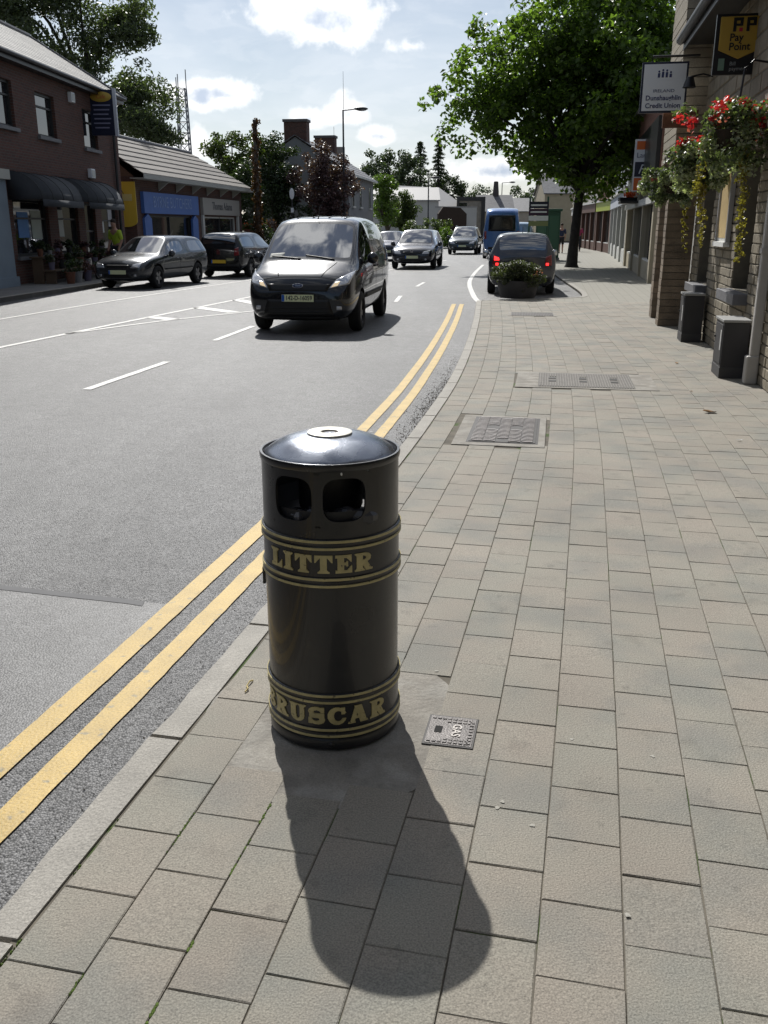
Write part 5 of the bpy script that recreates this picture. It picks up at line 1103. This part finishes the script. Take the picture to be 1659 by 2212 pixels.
MB().tube([(-.2, D, RZ + .04), (LB - D, D, RZ + .04)], .09, 8).tube([(LB - D, D, RZ + .04), (LB + .33, e0, s0 + .06)], .05, 8).build('ridge_tiles', slate_m, bb, smooth=True)
awn_m = mat('awning', (.045, .05, .058), .85, var=.1, vs=4)
for a, c in ((bl(26.0), bl(29.0)), (bl(29.5), bl(32.8))):
    aw = None; n = 8; prof = [(-.95 * sin(q), 2.25 + .75 * cos(q)) for q in np.linspace(0, pi / 2 * .98, n)]; vs = []; m = MB()
    for x in (a, c): vs += [(x, y, z) for y, z in prof]
    m.add(vs, [(i, i + 1, n + i + 1, n + i) for i in range(n - 1)]); m.add([(a, 0, 2.25)] + [(a, y, z) for y, z in prof], [(0, i, i + 1) for i in range(1, n)]); m.add([(c, 0, 2.25)] + [(c, y, z) for y, z in prof], [(0, i + 1, i) for i in range(1, n)])
    m.add([(a, -.95, 2.27), (c, -.95, 2.27), (c, -.955, 2.08), (a, -.955, 2.08)], [(0, 1, 2, 3)])
    aw = m.build('awning', awn_m, bb, smooth=True); aw.modifiers.new('t', 'SOLIDIFY').thickness = .012
    for k in range(5): x = a + (c - a) * (k + .0) / 4; MB().tube([(x, y - .004, z + .004) for y, z in prof], .012, 6).build('awning_rib', frame_d, aw)
MB().tube([(bl(34.95), -.08, .1), (bl(34.95), -.08, EZ - .1)], .05, 8).build('drainpipe', gutter_m, bb, smooth=True)
for Yc, z, w, lab in ((31.2, 5.45, .28, 'white alarm box under the eaves of the brick building'), (32.4, 3.25, .36, 'white box light above the second dome awning')):
    t = thing('wall_box', lab, 'box', (*bb0, .05), heading(TB)); MB().box(bl(Yc) - w / 2, bl(Yc) + w / 2, -.14, .0, z - .15, z + .15).build('case', sign_w, t, bevel=.02); MB().box(bl(Yc) - w / 2 + .03, bl(Yc) + w / 2 - .03, -.15, -.14, z - .1, z + .1).build('cover', frame_w, t)
t = thing('projecting_sign', 'navy projecting sign with a yellow oval on the corner of the brick building', 'sign', (-9.5, 33.1, 4.55), heading(TB) - radians(90))
MB().box(-.40, .40, -.05, .05, 0, 1.42).build('panel', sign_k, t); MB().box(.40, .50, -.055, .055, -.02, 1.46).build('edge', mat('sign_edge', (.55, .57, .62), .5), t)
o = MB().lathe([(.001, .01), (.95, .01), (1, 0), (1, -.01)], 32).build('oval', mat('oval_yellow', (.5, .33, .05), .5), t, smooth=True, loc=(0, -.055, 1.2), rot=FT); o.scale = (.36, .16, 1)
tx = text('lettering', 'Cafe', .17, mat('ink_red', (.45, .06, .04), .5), t, (0, -.068, 1.2), FT, .001, shear=.2)
tx.data.materials[0] = MATS['ink_red']
for k in range(6): MB().box(-.30 + .03 * (k % 2), .30 - .04 * (k % 3), -.056, -.05, .92 - .14 * k, .96 - .14 * k).build('text_line', mat('sign_line', (.25, .25, .36), .5), t)
# grey pilaster of the shop before the brick building
t = thing('shop_pilaster', 'grey-blue shopfront pilaster at the near end of the brick building', 'pilaster', (*bb0, .05), heading(TB))
pm_ = mat('pilaster_grey', (.20, .25, .30), .7, var=.06, vs=2); xa = bl(25.0)
MB().box(xa - .8, xa + .5, -.2, -.01, .25, 2.75).build('shaft', pm_, t); MB().box(xa - .85, xa + .55, -.26, -.01, 0, .25).build('plinth', pm_, t); MB().box(xa - .9, xa + .6, -.3, -.01, 2.75, 3.0).build('capital', mat('capital', (.42, .42, .38), .7), t)
# plant display outside the florist
random.seed(5)
pot_m = [mat('pot_' + n, c, .7) for n, c in (('terracotta', (.17, .07, .04)), ('white', (.3, .3, .3)), ('lilac', (.16, .14, .2)), ('black', (.02, .02, .02)), ('green', (.1, .2, .1)))]
lf = [leaf_mat('potleaf_a', (.04, .06, .025), .4), leaf_mat('potleaf_b', (.07, .08, .05), .4), leaf_mat('potleaf_c', (.10, .05, .06), .4)]
adj = ['terracotta', 'white', 'lilac', 'black', 'green']; k = 0
TIER = [('on the ground before', -1.25, 0.0, .28), ('on the low bench before', -.75, .38, .22), ('on the high bench before', -.4, .74, .18)]
for nm, yy, z, r in TIER:
    if z:
        s_ = thing('display_bench', ('lower' if z < .5 else 'upper') + ' timber display bench of the florist under the awnings', 'bench', (*bb0, .05), heading(TB)); x0_, x1_ = bl(26.4), bl(32.0)
        MB().box(x0_, x1_, yy - .18, yy + .18, z - .04, z).build('top', mat('bench_wood', (.12, .08, .05), .8), s_)
        for q in (x0_ + .1, (x0_ + x1_) / 2, x1_ - .1): MB().box(q - .03, q + .03, yy - .15, yy + .15, 0, z - .04).build('leg', MATS['bench_wood'], s_)
    for j in range(8 if z else 7):
        Yp = 26.6 + j * .72 + random.uniform(-.15, .15); c = k % 5; w = r * random.uniform(.7, 1.1); lx = bl(Yp)
        a_ = radians(90 - TB); wx0 = bb0[0] + lx * cos(a_) - yy * sin(a_); wy0 = bb0[1] + lx * sin(a_) + yy * cos(a_)
        t = thing('potted_plant', f'{("green", "grey-green", "purple-leaved")[k % 3]} plant in a {adj[c]} pot {nm} the florist windows', 'plant', (wx0, wy0, .05 + z), 0, 'potted plants outside the florist'); h = w * 1.1
        MB().lathe([(.001, 0), (w * .36, 0), (w * .52, h), (w * .56, h), (w * .56, h * 1.06), (w * .46, h * 1.06), (.001, h * .95)], 14).build('pot', pot_m[c], t, smooth=True)
        leaf_cloud('foliage', lf[k % 3], t, [(random.gauss(0, w * .3), random.gauss(0, w * .3), h + w * random.uniform(.1, 1.1), w * .5) for _ in range(7)], 160, .09, 1, seed=100 + k); k += 1
person('person in a yellow high-visibility vest beside the grey hatchback', (-8.55, 30.2, .05), radians(150), mat('hi_vis', (.42, .55, .04), .7), mat('work_trousers', (.02, .022, .03), .85), short=False, lean=.05, step=.08)
# ---------------------------------------------------------------- single-storey shops with the blue fascia
TS = 7.5; ls0 = (-9.65, 37.0); ll = lambda Y: (Y - 37.0) / cos(radians(TS)); LS = ll(51.6)
ls = thing('low_shops', 'low brick shop building with blue and grey fascias under a brown tiled roof', 'shop', (*ls0, .05), heading(TS))
b = MB(); o1, o2 = (ll(38.1), ll(43.4), .4, 2.0), (ll(45.2), ll(50.4), .4, 2.0)
wall_open(b, 0, LS, 0, 3.4, [o1, o2], 0, .25); b.box(0, .25, .25, 5, 0, 3.4); b.box(LS - .25, LS, .25, 5, 0, 3.4); b.box(.25, LS - .25, 4.75, 5, 0, 3.4); b.build('wall', brick_m, ls)
for o in (o1, o2): pane(ls, o, .12, frame_d if o is o1 else frame_w, mull=False, sill=False); MB().box((o[0] + o[1]) / 2 - .03, (o[0] + o[1]) / 2 + .03, .06, .12, o[2], o[3]).build('mullion', frame_d, ls)
blue_s = mat('shop_blue', (.07, .16, .46), .55, var=.06, vs=3); grey_s = mat('shop_grey', (.36, .34, .31), .6)
MB().box(ll(37.55), ll(44.1), -.14, -.002, 2.05, 2.86).build('fascia', blue_s, ls); MB().box(ll(44.75), ll(50.75), -.14, -.002, 2.08, 2.84).build('fascia', grey_s, ls)
for a in (37.6, 43.3): MB().box(ll(a), ll(a) + .75, -.1, -.002, 0, 1.85).build('pilaster', blue_s, ls); MB().prism([(ll(a), -.1, 1.852), (ll(a) + .75, -.1, 1.852), (ll(a) + .37, -.1, 2.04)], (0, .09, 0)).build('pilaster_head', blue_s, ls)
for a in (44.75, 50.5): MB().box(ll(a), ll(a) + .25, -.1, -.002, 0, 2.07).build('pilaster', mat('pil_white', (.5, .5, .48), .6), ls)
RT = (radians(90), 0, 0)
text('lettering', 'BYRNE BUTCHERS', .62, mat('letter_pale_blue', (.2, .3, .55), .5), ls, ((ll(37.55) + ll(44.1)) / 2, -.145, 2.48), RT, .004, sx=.92)
text('lettering', 'Thomas Adams', .5, mat('letter_dark', (.07, .07, .08), .5), ls, ((ll(44.75) + ll(50.75)) / 2, -.145, 2.48), RT, .004, sx=1.05, bold=.006)
rt_m = mat('brown_tile', (.155, .14, .125), .8, var=.16, vs=4, bump=.006, bs=14, rnd=.1); nC = 7; e0, EZ2, D2, RZ2 = -.55, 3.42, 2.0, 5.1
for k in range(nC):
    f0, f1 = k / nC, min(1, (k + 1.2) / nC); y0, y1 = e0 + (D2 - e0) * f0, e0 + (D2 - e0) * f1; z0, z1 = EZ2 + (RZ2 - EZ2) * f0, EZ2 + (RZ2 - EZ2) * f1
    MB().prism([(-.35 - .0 * f0, y0, z0 + .05), (LS + .5 - 2.6 * f0, y0, z0 + .05), (LS + .5 - 2.6 * f1, y1, z1), (-.35, y1, z1)], (0, .015, .04)).build('tile_course', rt_m, ls)
MB().prism([(LS + .5, e0, EZ2), (LS + .5, 2 * D2 - e0, EZ2), (LS - 2.1, D2, RZ2)], (.02, 0, .03)).build('hip_slope', rt_m, ls)
MB().prism([(-.35, D2, RZ2), (LS - 2.1, D2, RZ2), (LS + .5, 2 * D2 - e0, EZ2), (-.35, 2 * D2 - e0, EZ2)], (0, .02, .03)).build('rear_slope', rt_m, ls)
MB().prism([(0, .0, 3.4), (0, 2 * D2, 3.4), (0, D2, RZ2 - .05)], (.2, 0, 0)).build('gable', mat('gable_brown', (.14, .09, .06), .85), ls)
MB().tube([(-.35, D2, RZ2 + .05), (LS - 2.1, D2, RZ2 + .05)], .09, 8).build('ridge_tiles', slate_m, ls, smooth=True)
MB().box(-.35, LS + .5, e0 - .03, e0, EZ2 - .12, EZ2 + .05).build('fascia_board', mat('board_grey', (.40, .40, .37), .6), ls); MB().box(-.35, LS + .5, e0, .0, EZ2 - .12, EZ2 - .09).build('soffit', MATS['board_grey'], ls)
for k in range(6): x = ll(39.5) + k * 2.1; MB().prism([(x, -.5, 3.30), (x, -.02, 3.30), (x, -.02, 2.95)], (.08, 0, 0)).build('bracket', MATS['board_grey'], ls)
t = thing('gable_sign', 'yellow rounded sign panel on the gable of the low shops', 'sign', (*ls0, .05), heading(TS))
n = 12; MB().prism([(-.006, -.05, 3.2), (-.006, .85, 3.2)] + [(-.006, .4 + .45 * cos(q), 1.75 - .22 * sin(q)) for q in np.linspace(0, pi, n)], (-.04, 0, 0)).build('panel', mat('gable_yellow', (.75, .52, .06), .5), t)
MB().box(-.06, -.04, .1, .5, 2.5, 2.75).build('small_plate', mat('plate_cream', (.7, .6, .25), .5), t); MB().tube([(-.06, .6, 3.1), (-.06, .42, 2.75)], .012, 6).build('stay', gutter_m, t)
# ================================================================ TREES
bark = mat('bark', (.10, .085, .07), .9, var=.3, vs=10, bump=.02, bs=18); bark_d = mat('bark_dark', (.035, .03, .026), .9, var=.3, vs=10, bump=.02, bs=14)
def tree(lab, loc, trunk, lean, r0, centers, n, size, lm, seed, bk=None, name='tree', limbs=7, spread=1.0, group=None, aspect=1.5, flat=.35):
    t = thing(name, lab, 'tree', loc, 0, group); rr = random.Random(seed); b = MB(); x, y, z = lean; P0 = [(x * f ** 1.3, y * f ** 1.3, trunk * f) for f in (0, .03, .2, .5, .8, 1)]
    b.tube(P0, [r0 * 1.5, r0 * 1.2, r0, r0 * .9, r0 * .82, r0 * .75], 12)
    pick = sorted(centers, key=lambda c: rr.random())[:limbs]
    for c in pick:
        f = rr.uniform(.6, 1); s = Vector((x * f, y * f, trunk * f)); e = Vector(c[:3]); m = s.lerp(e, .45) + Vector((rr.uniform(-.3, .3), rr.uniform(-.3, .3), .25 * (e - s).length * .4))
        b.tube([s, s.lerp(m, .5) + Vector((0, 0, .1)), m, m.lerp(e, .6), e], [r0 * .55, r0 * .45, r0 * .33, r0 * .2, r0 * .06], 7)
    b.build('trunk', bk or bark, t, smooth=True)
    leaf_cloud('crown', lm, t, centers, n, size, spread, seed=seed, aspect=aspect, flat=flat); return t
plane_leaf = leaf_mat('street_tree_leaf', (.092, .142, .03), .5, .55, .35)
mc = blob((.9, 0, 7.7), (4.0, 4.2, 4.6), 400, .62, 3, .42) + blob((-3.6, -.4, 6.2), (2.4, 2.2, 1.9), 70, .5, 4) + blob((-2.3, 0, 7.4), (2.5, 2.4, 2.2), 80, .55, 8) + blob((2.0, 0, 6.4), (3.0, 3.0, 3.4), 110, .6, 5) + blob((-.6, 0, 4.4), (3.2, 3, 1.3), 80, .5, 6)
tree('broad street tree with a dense green crown in the footpath', (7.75, 38.65, 0), 4.2, (.25, 0, 0), .205, mc, 54000, .225, plane_leaf, 11, bark_d, 'street_tree', 16)
euc = leaf_mat('tall_tree_leaf', (.075, .098, .05), .45, .35)
ec = []
for k, (x, z, r) in enumerate(((-4.5, 15.5, 1.9), (-2.2, 17.5, 2.3), (-3.2, 12.6, 2.0), (-5.2, 11.5, 1.6), (.4, 16.4, 2.0), (-.8, 13.6, 1.8), (1.2, 11.6, 2.1), (-1.0, 10.2, 2.2), (3.1, 12.4, 1.6), (3.3, 9.0, 1.9), (1.6, 7.6, 1.7), (4.1, 6.8, 1.2), (-3, 9.0, 2.0), (1.8, 18.2, 1.5), (-5.6, 18, 1.6))):
    ec += blob((x, random.uniform(-2, 2), z), (r * 1.05, r, r * .85), 26, .8, 40 + k)
tree('very tall grey-green tree rising behind the brick building', (-17.0, 56, 0), 9.5, (.6, 0, 0), .26, ec, 52000, .28, euc, 12, bark_d, 'tall_tree', 16, aspect=2.6, flat=-.1)
g1 = leaf_mat('mid_green_leaf', (.075, .105, .03), .5, .3); g2_ = leaf_mat('dark_green_leaf', (.035, .055, .02), .45, .25); g3 = leaf_mat('bright_green_leaf', (.10, .16, .03), .45, .35); pu = leaf_mat('purple_leaf', (.10, .056, .058), .5, .2); far_g = leaf_mat('far_leaf', (.06, .085, .045), .4, .25); iv = leaf_mat('ivy_leaf', (.10, .05, .02), .5, .2)
tree('loose mid-green tree behind the roof of the low shops', (-9.2, 60, 0), 3, (0, 0, 0), .2, blob((0, 0, 5.2), (2.4, 2.2, 2.4), 70, .5, 21), 9000, .2, g1, 13)
tree('dark dense tree between the ivy pole and the grey house', (-6.6, 58.5, 0), 2, (0, 0, 0), .2, blob((0, 0, 4.0), (1.9, 1.8, 3.0), 80, .5, 22), 10000, .18, g2_, 14)
tree('dark rounded tree between the low shops and the ivy pole', (-8.4, 55, 0), 2, (0, 0, 0), .18, blob((0, 0, 3.2), (1.7, 1.6, 2.4), 60, .5, 23), 7000, .18, g2_, 15)
tree('purple-leaved tree in front of the grey house', (-3.4, 58, 0), 1.8, (0, 0, 0), .18, blob((0, 0, 3.7), (2.0, 1.9, 2.5), 90, .48, 24), 11000, .17, pu, 16, bark_d)
tree('bright green columnar tree beyond the grey house', (.25, 80, 0), 1.5, (0, 0, 0), .16, blob((-.2, 0, 3.6), (1.3, 1.3, 2.7), 60, .5, 25), 6500, .19, g3, 17)
tree('bright green bushy tree next to the columnar one', (1.6, 82, 0), 1.5, (0, 0, 0), .16, blob((0, 0, 3.0), (1.2, 1.2, 2.3), 45, .5, 26), 5000, .19, g1, 18)
tree('wide far tree behind the grey house and bright green trees', (1.0, 112, 0), 4, (0, 0, 0), .3, blob((0, 0, 7.0), (4.0, 3.4, 3.4), 90, .8, 27), 9000, .32, far_g, 19)
tree('far broad tree under the two tall firs', (7.0, 118, 0), 3, (0, 0, 0), .3, blob((.3, 0, 4.6), (2.9, 2.6, 3.4), 70, .7, 28), 7500, .3, g2_, 20)
tree('thin far tree right of the two tall firs', (12.0, 128, 0), 3, (0, 0, 0), .2, blob((0, 0, 4.6), (2.6, 2.4, 2.6), 40, .7, 29), 2600, .3, far_g, 31)
tree('low far tree past the end of the road', (15.5, 150, 0), 2, (0, 0, 0), .3, blob((0, 0, 4.0), (4.0, 3, 2.6), 60, .9, 30), 5000, .35, far_g, 32)
tree('far tree closing the street behind the direction boards', (22.5, 140, 0), 2, (0, 0, 0), .3, blob((0, 0, 4.5), (4.4, 3, 3.6), 60, .9, 35), 5000, .35, far_g, 36)
def fir(lab, x, y, h, seed):
    t = thing('fir_tree', lab, 'tree', (x, y, 0), 0, None); MB().tube([(0, 0, 0), (0, 0, h)], [.32, .05], 8).build('trunk', bark_d, t); R_ = random.Random(seed); cs = []
    for k in range(17):
        z = h * (.38 + .61 * k / 16); rr = (1 - k / 17) ** .7 * 1.75 * R_.uniform(.7, 1.2)
        for j in range(6):
            q = R_.uniform(0, 2 * pi)
            for f in (.35, .7, 1.0): cs.append((cos(q) * rr * f, sin(q) * rr * f, z - .25 * f, .22))
    leaf_cloud('crown', g2_, t, cs, 4200, .26, 1, seed=seed, aspect=2.5)
fir('tall thin fir standing left of its twin in the distance', 4.35, 115, 11.2, 51); fir('tall thin fir standing right of its twin in the distance', 6.55, 116, 11.5, 52)
def shrub(lab, x, y, rx, rz, n, m, seed, zc=None):
    t = thing('shrub', lab, 'shrub', (x, y, 0)); R_ = random.Random(seed)
    MB().tube([(0, 0, 0), (0, 0, rz)], [.06, .03], 6).build('stem', bark_d, t); leaf_cloud('foliage', m, t, blob((0, 0, rz * .95), (rx, rx, rz), 36, .35, seed), n, .16, 1, seed=seed)
shrub('rounded pale shrub beside the dark gate wall', 4.2, 76, 1.5, 1.25, 2600, g1, 61); shrub('wide green shrub below the bright green trees', 2.3, 74, 1.5, 1.0, 2600, g1, 62); shrub('low green shrub by the kerb near the dark gate wall', 5.0, 73.5, 1.1, .8, 1600, g3, 63)
shrub('dark shrub under the purple tree', -3.6, 55.5, 1.6, .9, 2600, g2_, 64); shrub('red-tinged shrub behind the black hatchback', -5.8, 53.5, 1.4, 1.0, 2200, leaf_mat('red_shrub_leaf', (.10, .05, .04), .5), 65); shrub('dark shrub at the foot of the ivy pole', -7.2, 52.0, 1.1, 1.0, 2200, g2_, 66)
shrub('dark shrub filling the gap beside the grey house', -5.0, 60.5, 1.7, 1.5, 2600, g2_, 67)
t = thing('ivy_pole', 'old wooden pole thickly wrapped in rusty ivy', 'pole', (-6.75, 51, 0)); MB().tube([(0, 0, 0), (0, 0, 6.9)], [.13, .10], 10).build('pole', bark, t, smooth=True)
random.seed(9); leaf_cloud('ivy', iv, t, [(random.gauss(0, .07), random.gauss(0, .07), .6 + 6.3 * k / 60, .26 - .1 * (k / 60)) for k in range(61)], 4200, .13, 1, flat=-.2, seed=71)
t = thing('flower_bed', 'patch of orange flowers at the end of the low shops', 'flowers', (-7.3, 53, 1.6)); MB().box(-.5, .5, -.3, .3, -1.55, -.15).build('wall', brick_far, t); leaf_cloud('blooms', MATS['orange_flower'], t, [(random.uniform(-.4, .4), 0, .05, .2) for _ in range(8)], 220, .11, 1, seed=72); leaf_cloud('leaves', g1, t, [(random.uniform(-.5, .5), 0, -.05, .25) for _ in range(8)], 500, .12, 1, seed=73)
# ================================================================ THE GREY HOUSE
th = 8.0; hs_ = thing('grey_house', 'grey rendered two-storey house with two brick chimneys', 'house', (-2.3, 62.6, 0), heading(th)); LH = 10.6; EH, RH, DH = 4.93, 7.15, 3.5
hren = mat('house_render', (.24, .245, .25), .85, var=.08, vs=1.5)
b = MB().box(0, LH, 0, 7, 0, EH); b.prism([(0, 0, EH), (0, 7, EH), (0, 3.5, RH - .03)], (LH, 0, 0)); b.build('wall', hren, hs_)
for s_ in (0, 1):
    for k in range(10):
        f0, f1 = k / 10, min(1, (k + 1.2) / 10); y0 = -.3 + 3.8 * f0; y1 = -.3 + 3.8 * f1; z0 = EH - .14 + (RH - EH + .2) * f0; z1 = EH - .14 + (RH - EH + .2) * f1
        if s_: y0, y1 = 7 - y0, 7 - y1
        MB().prism([(-.15, y0, z0 + .03), (LH + .15, y0, z0 + .03), (LH + .15, y1, z1), (-.15, y1, z1)], (0, .0, .04)).build('slate_course', slate_m, hs_)
MB().box(-.15, LH + .15, -.36, -.3, EH - .22, EH - .08).build('gutter', frame_w, hs_)
for x in (1.6, 4.6, 8.8):
    w = MB().box(x - .45, x + .45, -.012, .0, 2.9, 4.3).build('window', window_m, hs_); MB().box(x - .55, x + .55, -.12, -.0, 2.78, 2.89).build('sill', frame_w, w); MB().box(x - .5, x - .44, -.05, -.012, 2.9, 4.3).box(x + .44, x + .5, -.05, -.012, 2.9, 4.3).build('frame', frame_w, w)
for x, top in ((.55, 8.2), (10.0, 8.05)):
    c = MB().box(x - .45, x + .45, 2.75, 4.25, RH - .9, top - .16).build('chimney', brick_m, hs_); MB().box(x - .53, x + .53, 2.68, 4.32, top - .158, top).build('chimney_cap', mat('cap_stone', (.12, .11, .11), .8), c)
t = thing('small_chimney', 'small pale chimney with a thin whip aerial behind the ridge of the grey house', 'chimney', (-3.4, 74, 0)); MB().box(-.4, .4, -.3, .3, 0, 7.35).build('stack', render_m, t); MB().tube([(.35, 0, 7.3), (.35, 0, 12.6)], [.03, .012], 6).build('aerial', gutter_m, t); MB().tube([(-.4, 0, 7.3), (-.4, 0, 8.8)], .015, 6).build('rod', gutter_m, t)
# ================================================================ STREET LAMPS, MASTS, FAR BUILDINGS
lamp_p = mat('lamp_post', (.05, .052, .055), .5, metal=.4)
def lamp(lab, x, y, h, arm, rz=0):
    t = thing('street_lamp', lab, 'street lamp', (x, y, 0), rz); MB().tube([(0, 0, 0), (0, 0, h * .42), (0, 0, h * .43), (0, 0, h)], [.11, .10, .06, .05], 10).build('post', lamp_p, t, smooth=True); MB().tube([(0, 0, h - .03), (arm, 0, h + .05)], .035, 8).build('arm', lamp_p, t)
    MB().sphere((arm + .3, 0, h + .06), (.42, .16, .10), 14, 8).build('head', lamp_p, t, smooth=True); MB().sphere((arm + .34, 0, h), (.28, .12, .07), 12, 6).build('lens', lamp_m, t, smooth=True)
lamp('tall street lamp standing by the purple tree', -2.4, 57.5, 8.1, .75); lamp('far street lamp beyond the blue minibus', 15.4, 125, 7, 1.0); lamp('slim dark lamp by the white far building', 3.9, 84, 5.6, .3)
t = thing('round_sign', 'small round sign on a pole before the dark tree', 'sign', (-5.2, 54.0, 0)); MB().tube([(0, 0, 0), (0, 0, 3.7)], .035, 8).build('post', lamp_p, t, smooth=True)
MB().lathe([(.001, .02), (.26, .02), (.30, .012), (.30, -.01), (.001, -.01)], 24).build('disc', sign_w, t, smooth=True, loc=(0, -.05, 3.35), rot=FT).scale = (.45, 1, 1); MB().box(-.08, .08, -.06, -.04, 2.35, 2.6).build('plate', sign_w, t)
mast_m = mat('mast_steel', (.16, .17, .19), .5, metal=.4)
def mast(lab, x, y, h, w0, w1, z0=0):
    t = thing('lattice_mast', lab, 'mast', (x, y, 0)); b = MB(); n = 14; P_ = lambda k, f: Vector((cos(pi / 4 + k * pi / 2) * (w0 + (w1 - w0) * f) * .7, sin(pi / 4 + k * pi / 2) * (w0 + (w1 - w0) * f) * .7, h * f))
    for k in range(4): MB().tube([P_(k, 0), P_(k, 1)], .09, 6).build('leg', mast_m, t)
    for i in range(n):
        for k in range(4): b.tube([P_(k, i / n), P_((k + 1) % 4, (i + 1) / n)], .045, 5); b.tube([P_(k, (i + 1) / n), P_((k + 1) % 4, (i + 1) / n)], .045, 5)
    stuff(b.build('bracing', mast_m, t))
    for k in range(3): MB().tube([P_(k, 1), P_(k, 1) + Vector((0, 0, 2.2 - .5 * k))], .06, 6).build('antenna', mast_m, t)
mast('lattice radio mast rising beyond the low shops', -24.6, 120, 17.5, 1.7, 1.0); mast('taller lattice mast above the brick building roof', -24.4, 66, 19, 1.0, .8)
wht = mat('white_render', (.58, .57, .54), .8, var=.05, vs=1); roof_g = mat('roof_pale', (.36, .35, .34), .6)
def gabled(name, lab, x, y, rz, L, Dp, h, r, wall, roof):
    t = thing(name, lab, 'building', (x, y, 0), rz); b = MB().box(0, L, 0, Dp, 0, h); b.prism([(0, 0, h), (0, Dp, h), (0, Dp / 2, h + r - .05)], (L, 0, 0)); b.build('wall', wall, t)
    for s_ in (0, 1):
        q = [(-.15, -.2, h - .1), (L + .15, -.2, h - .1), (L + .15, Dp / 2, h + r), (-.15, Dp / 2, h + r)]
        if s_: q = [(a, Dp - c, d) for a, c, d in q]
        MB().prism(q, (0, 0, .12)).build('roof', roof, t)
    return t
t = gabled('white_house', 'white far house with a pale roof seen past the bright green trees', 4.3, 100, heading(40), 7, 7, 3.6, 2.0, wht, roof_g); MB().box(1, 2, -.02, 0, 1.2, 2.4).build('window', window_m, t)
gabled('long_white_house', 'long low white house behind the bright green trees', -3.5, 96, radians(0), 9, 6, 4.1, 1.2, wht, roof_g)
t = thing('white_wall', 'long white boundary wall at the bend of the road', 'wall', (5.2, 96, 0), radians(4)); MB().box(0, 4.2, 0, .3, 0, 3.4).build('face', wht, t); MB().box(-.05, 4.25, -.05, .35, 3.4, 3.5).build('coping', roof_g, t)
t = thing('gate_wall', 'dark timber gate wall beyond the shrubs on the bend', 'wall', (4.6, 80, 0), radians(20)); MB().box(0, 2.6, 0, .3, 0, 2.6).build('boards', mat('dark_boards', (.06, .04, .03), .8), t); MB().prism([(0, 0, 2.602), (2.6, 0, 2.602), (2.0, 0, 3.1), (.4, 0, 3.15)], (0, .3, 0)).build('top', MATS['dark_boards'], t)
t = thing('modern_building', 'modern grey building with a dark framed stone panel at the bend', 'building', (7.7, 99, 0), radians(-4)); MB().box(0, 2.8, .05, 8, 0, 4.4).build('wall', mat('far_stone', (.24, .225, .2), .85, var=.2, vs=3), t)
for q in ((-.15, .12, 0, 4.5), (2.4, 2.8, 0, 4.5), (.12, 2.4, 4.1, 4.5)): MB().box(q[0], q[1], -.1, .05, q[2], q[3]).build('frame', frame_d, t)
MB().box(.12, .9, 0, .05, .2, 3.9).build('glazing', window_m, t)
t = gabled('cream_house', 'small cream house peeping past the blue minibus', 11.0, 110, radians(0), 4, 6, 3.2, 1.8, cream, slate_m); MB().box(1.5, 2.4, -.02, 0, 1.2, 2.3).build('window', window_m, t)
t = thing('stone_column', 'tall tapering dark stone column beyond the blue minibus', 'column', (13.2, 113, 0)); MB().lathe([(.42, 0), (.40, 3.4), (.36, 5.4), (.28, 6.2), (.26, 6.6), (.001, 6.65)], 10).build('shaft', mat('dark_stone', (.08, .07, .07), .85), t); MB().box(-.6, .6, -.6, .6, 0, .5).build('base', MATS['dark_stone'], t)
t = gabled('dark_roofed_house', 'long dark-roofed house closing the far end of the street', 12.0, 122, radians(-3), 7, 7, 3.4, 1.6, render_m, slate_m); MB().box(2, 3, -.02, 0, 1.2, 2.4).build('window', window_m, t)
gabled('far_terrace', 'pale far terrace behind the shops on the right', 17.5, 104, radians(0), 12, 7, 5.0, 2.2, cream, slate_m)
t = thing('garden_wall', 'low grey garden wall running along the left kerb to the bend', 'wall', (0, 0, 0)); GW = [(-5.4, 52.5), (-3.4, 57), (-.9, 65), (1.7, 74), (3.0, 78)]
for a, c in zip(GW, GW[1:]): d = Vector((c[0] - a[0], c[1] - a[1], 0)); n_ = Vector((d.y, -d.x, 0)).normalized() * .3; MB().prism([(a[0], a[1], 0), (c[0], c[1], 0), (c[0], c[1], 1.0), (a[0], a[1], 1.0)], -n_).build('wall_length', render_m, t)
far_h = mat('hedge_far', (.05, .075, .035), .9, var=.3, vs=.05)
b = MB(); R_ = random.Random(77)
hv = []
for k in range(121):
    a = radians(-70 + 140 * k / 120); h = 3.5 + 3 * R_.random(); hv += [(sin(a) * 420, cos(a) * 420, -.4), (sin(a) * 420, cos(a) * 420, h + 2)]; hv += [(sin(a) * 440, cos(a) * 440, -.4)]
b.add(hv, [(3 * i, 3 * i + 3, 3 * i + 4, 3 * i + 1) for i in range(120)] + [(3 * i + 1, 3 * i + 4, 3 * i + 5, 3 * i + 2) for i in range(120)])
structure(b.build('hills', far_h))

# ================================================================ THE STREET BEHIND THE CAMERA (seen in glass and paint)
shop('terrace_shop', 'cream shop terrace on the left side of the street before the brick building', (-11.4, -14), (-10.6, 19.6), cream, 6.2, sign_k, brown_w, n=8, out=-1)
shop('rear_terrace', 'grey rendered terrace closing the left side of the street further back', (-13.5, -60), (-11.5, -14.4), render_m, 6.8, brown_w, cream, n=9, out=-1)
shop('stone_terrace', 'stone shop terrace on the right side of the street before the buff building', (-4.6, -40), (2.7, 3.0), stone_d, 6.4, sign_blk, cream, n=9)
tree('round street tree in the path back along the street', (-2.2, -16, 0), 3.5, (0, 0, 0), .2, blob((0, 0, 6.2), (3.4, 3.4, 3.2), 90, .7, 81), 7000, .3, g1, 82, bark_d, 'street_tree')
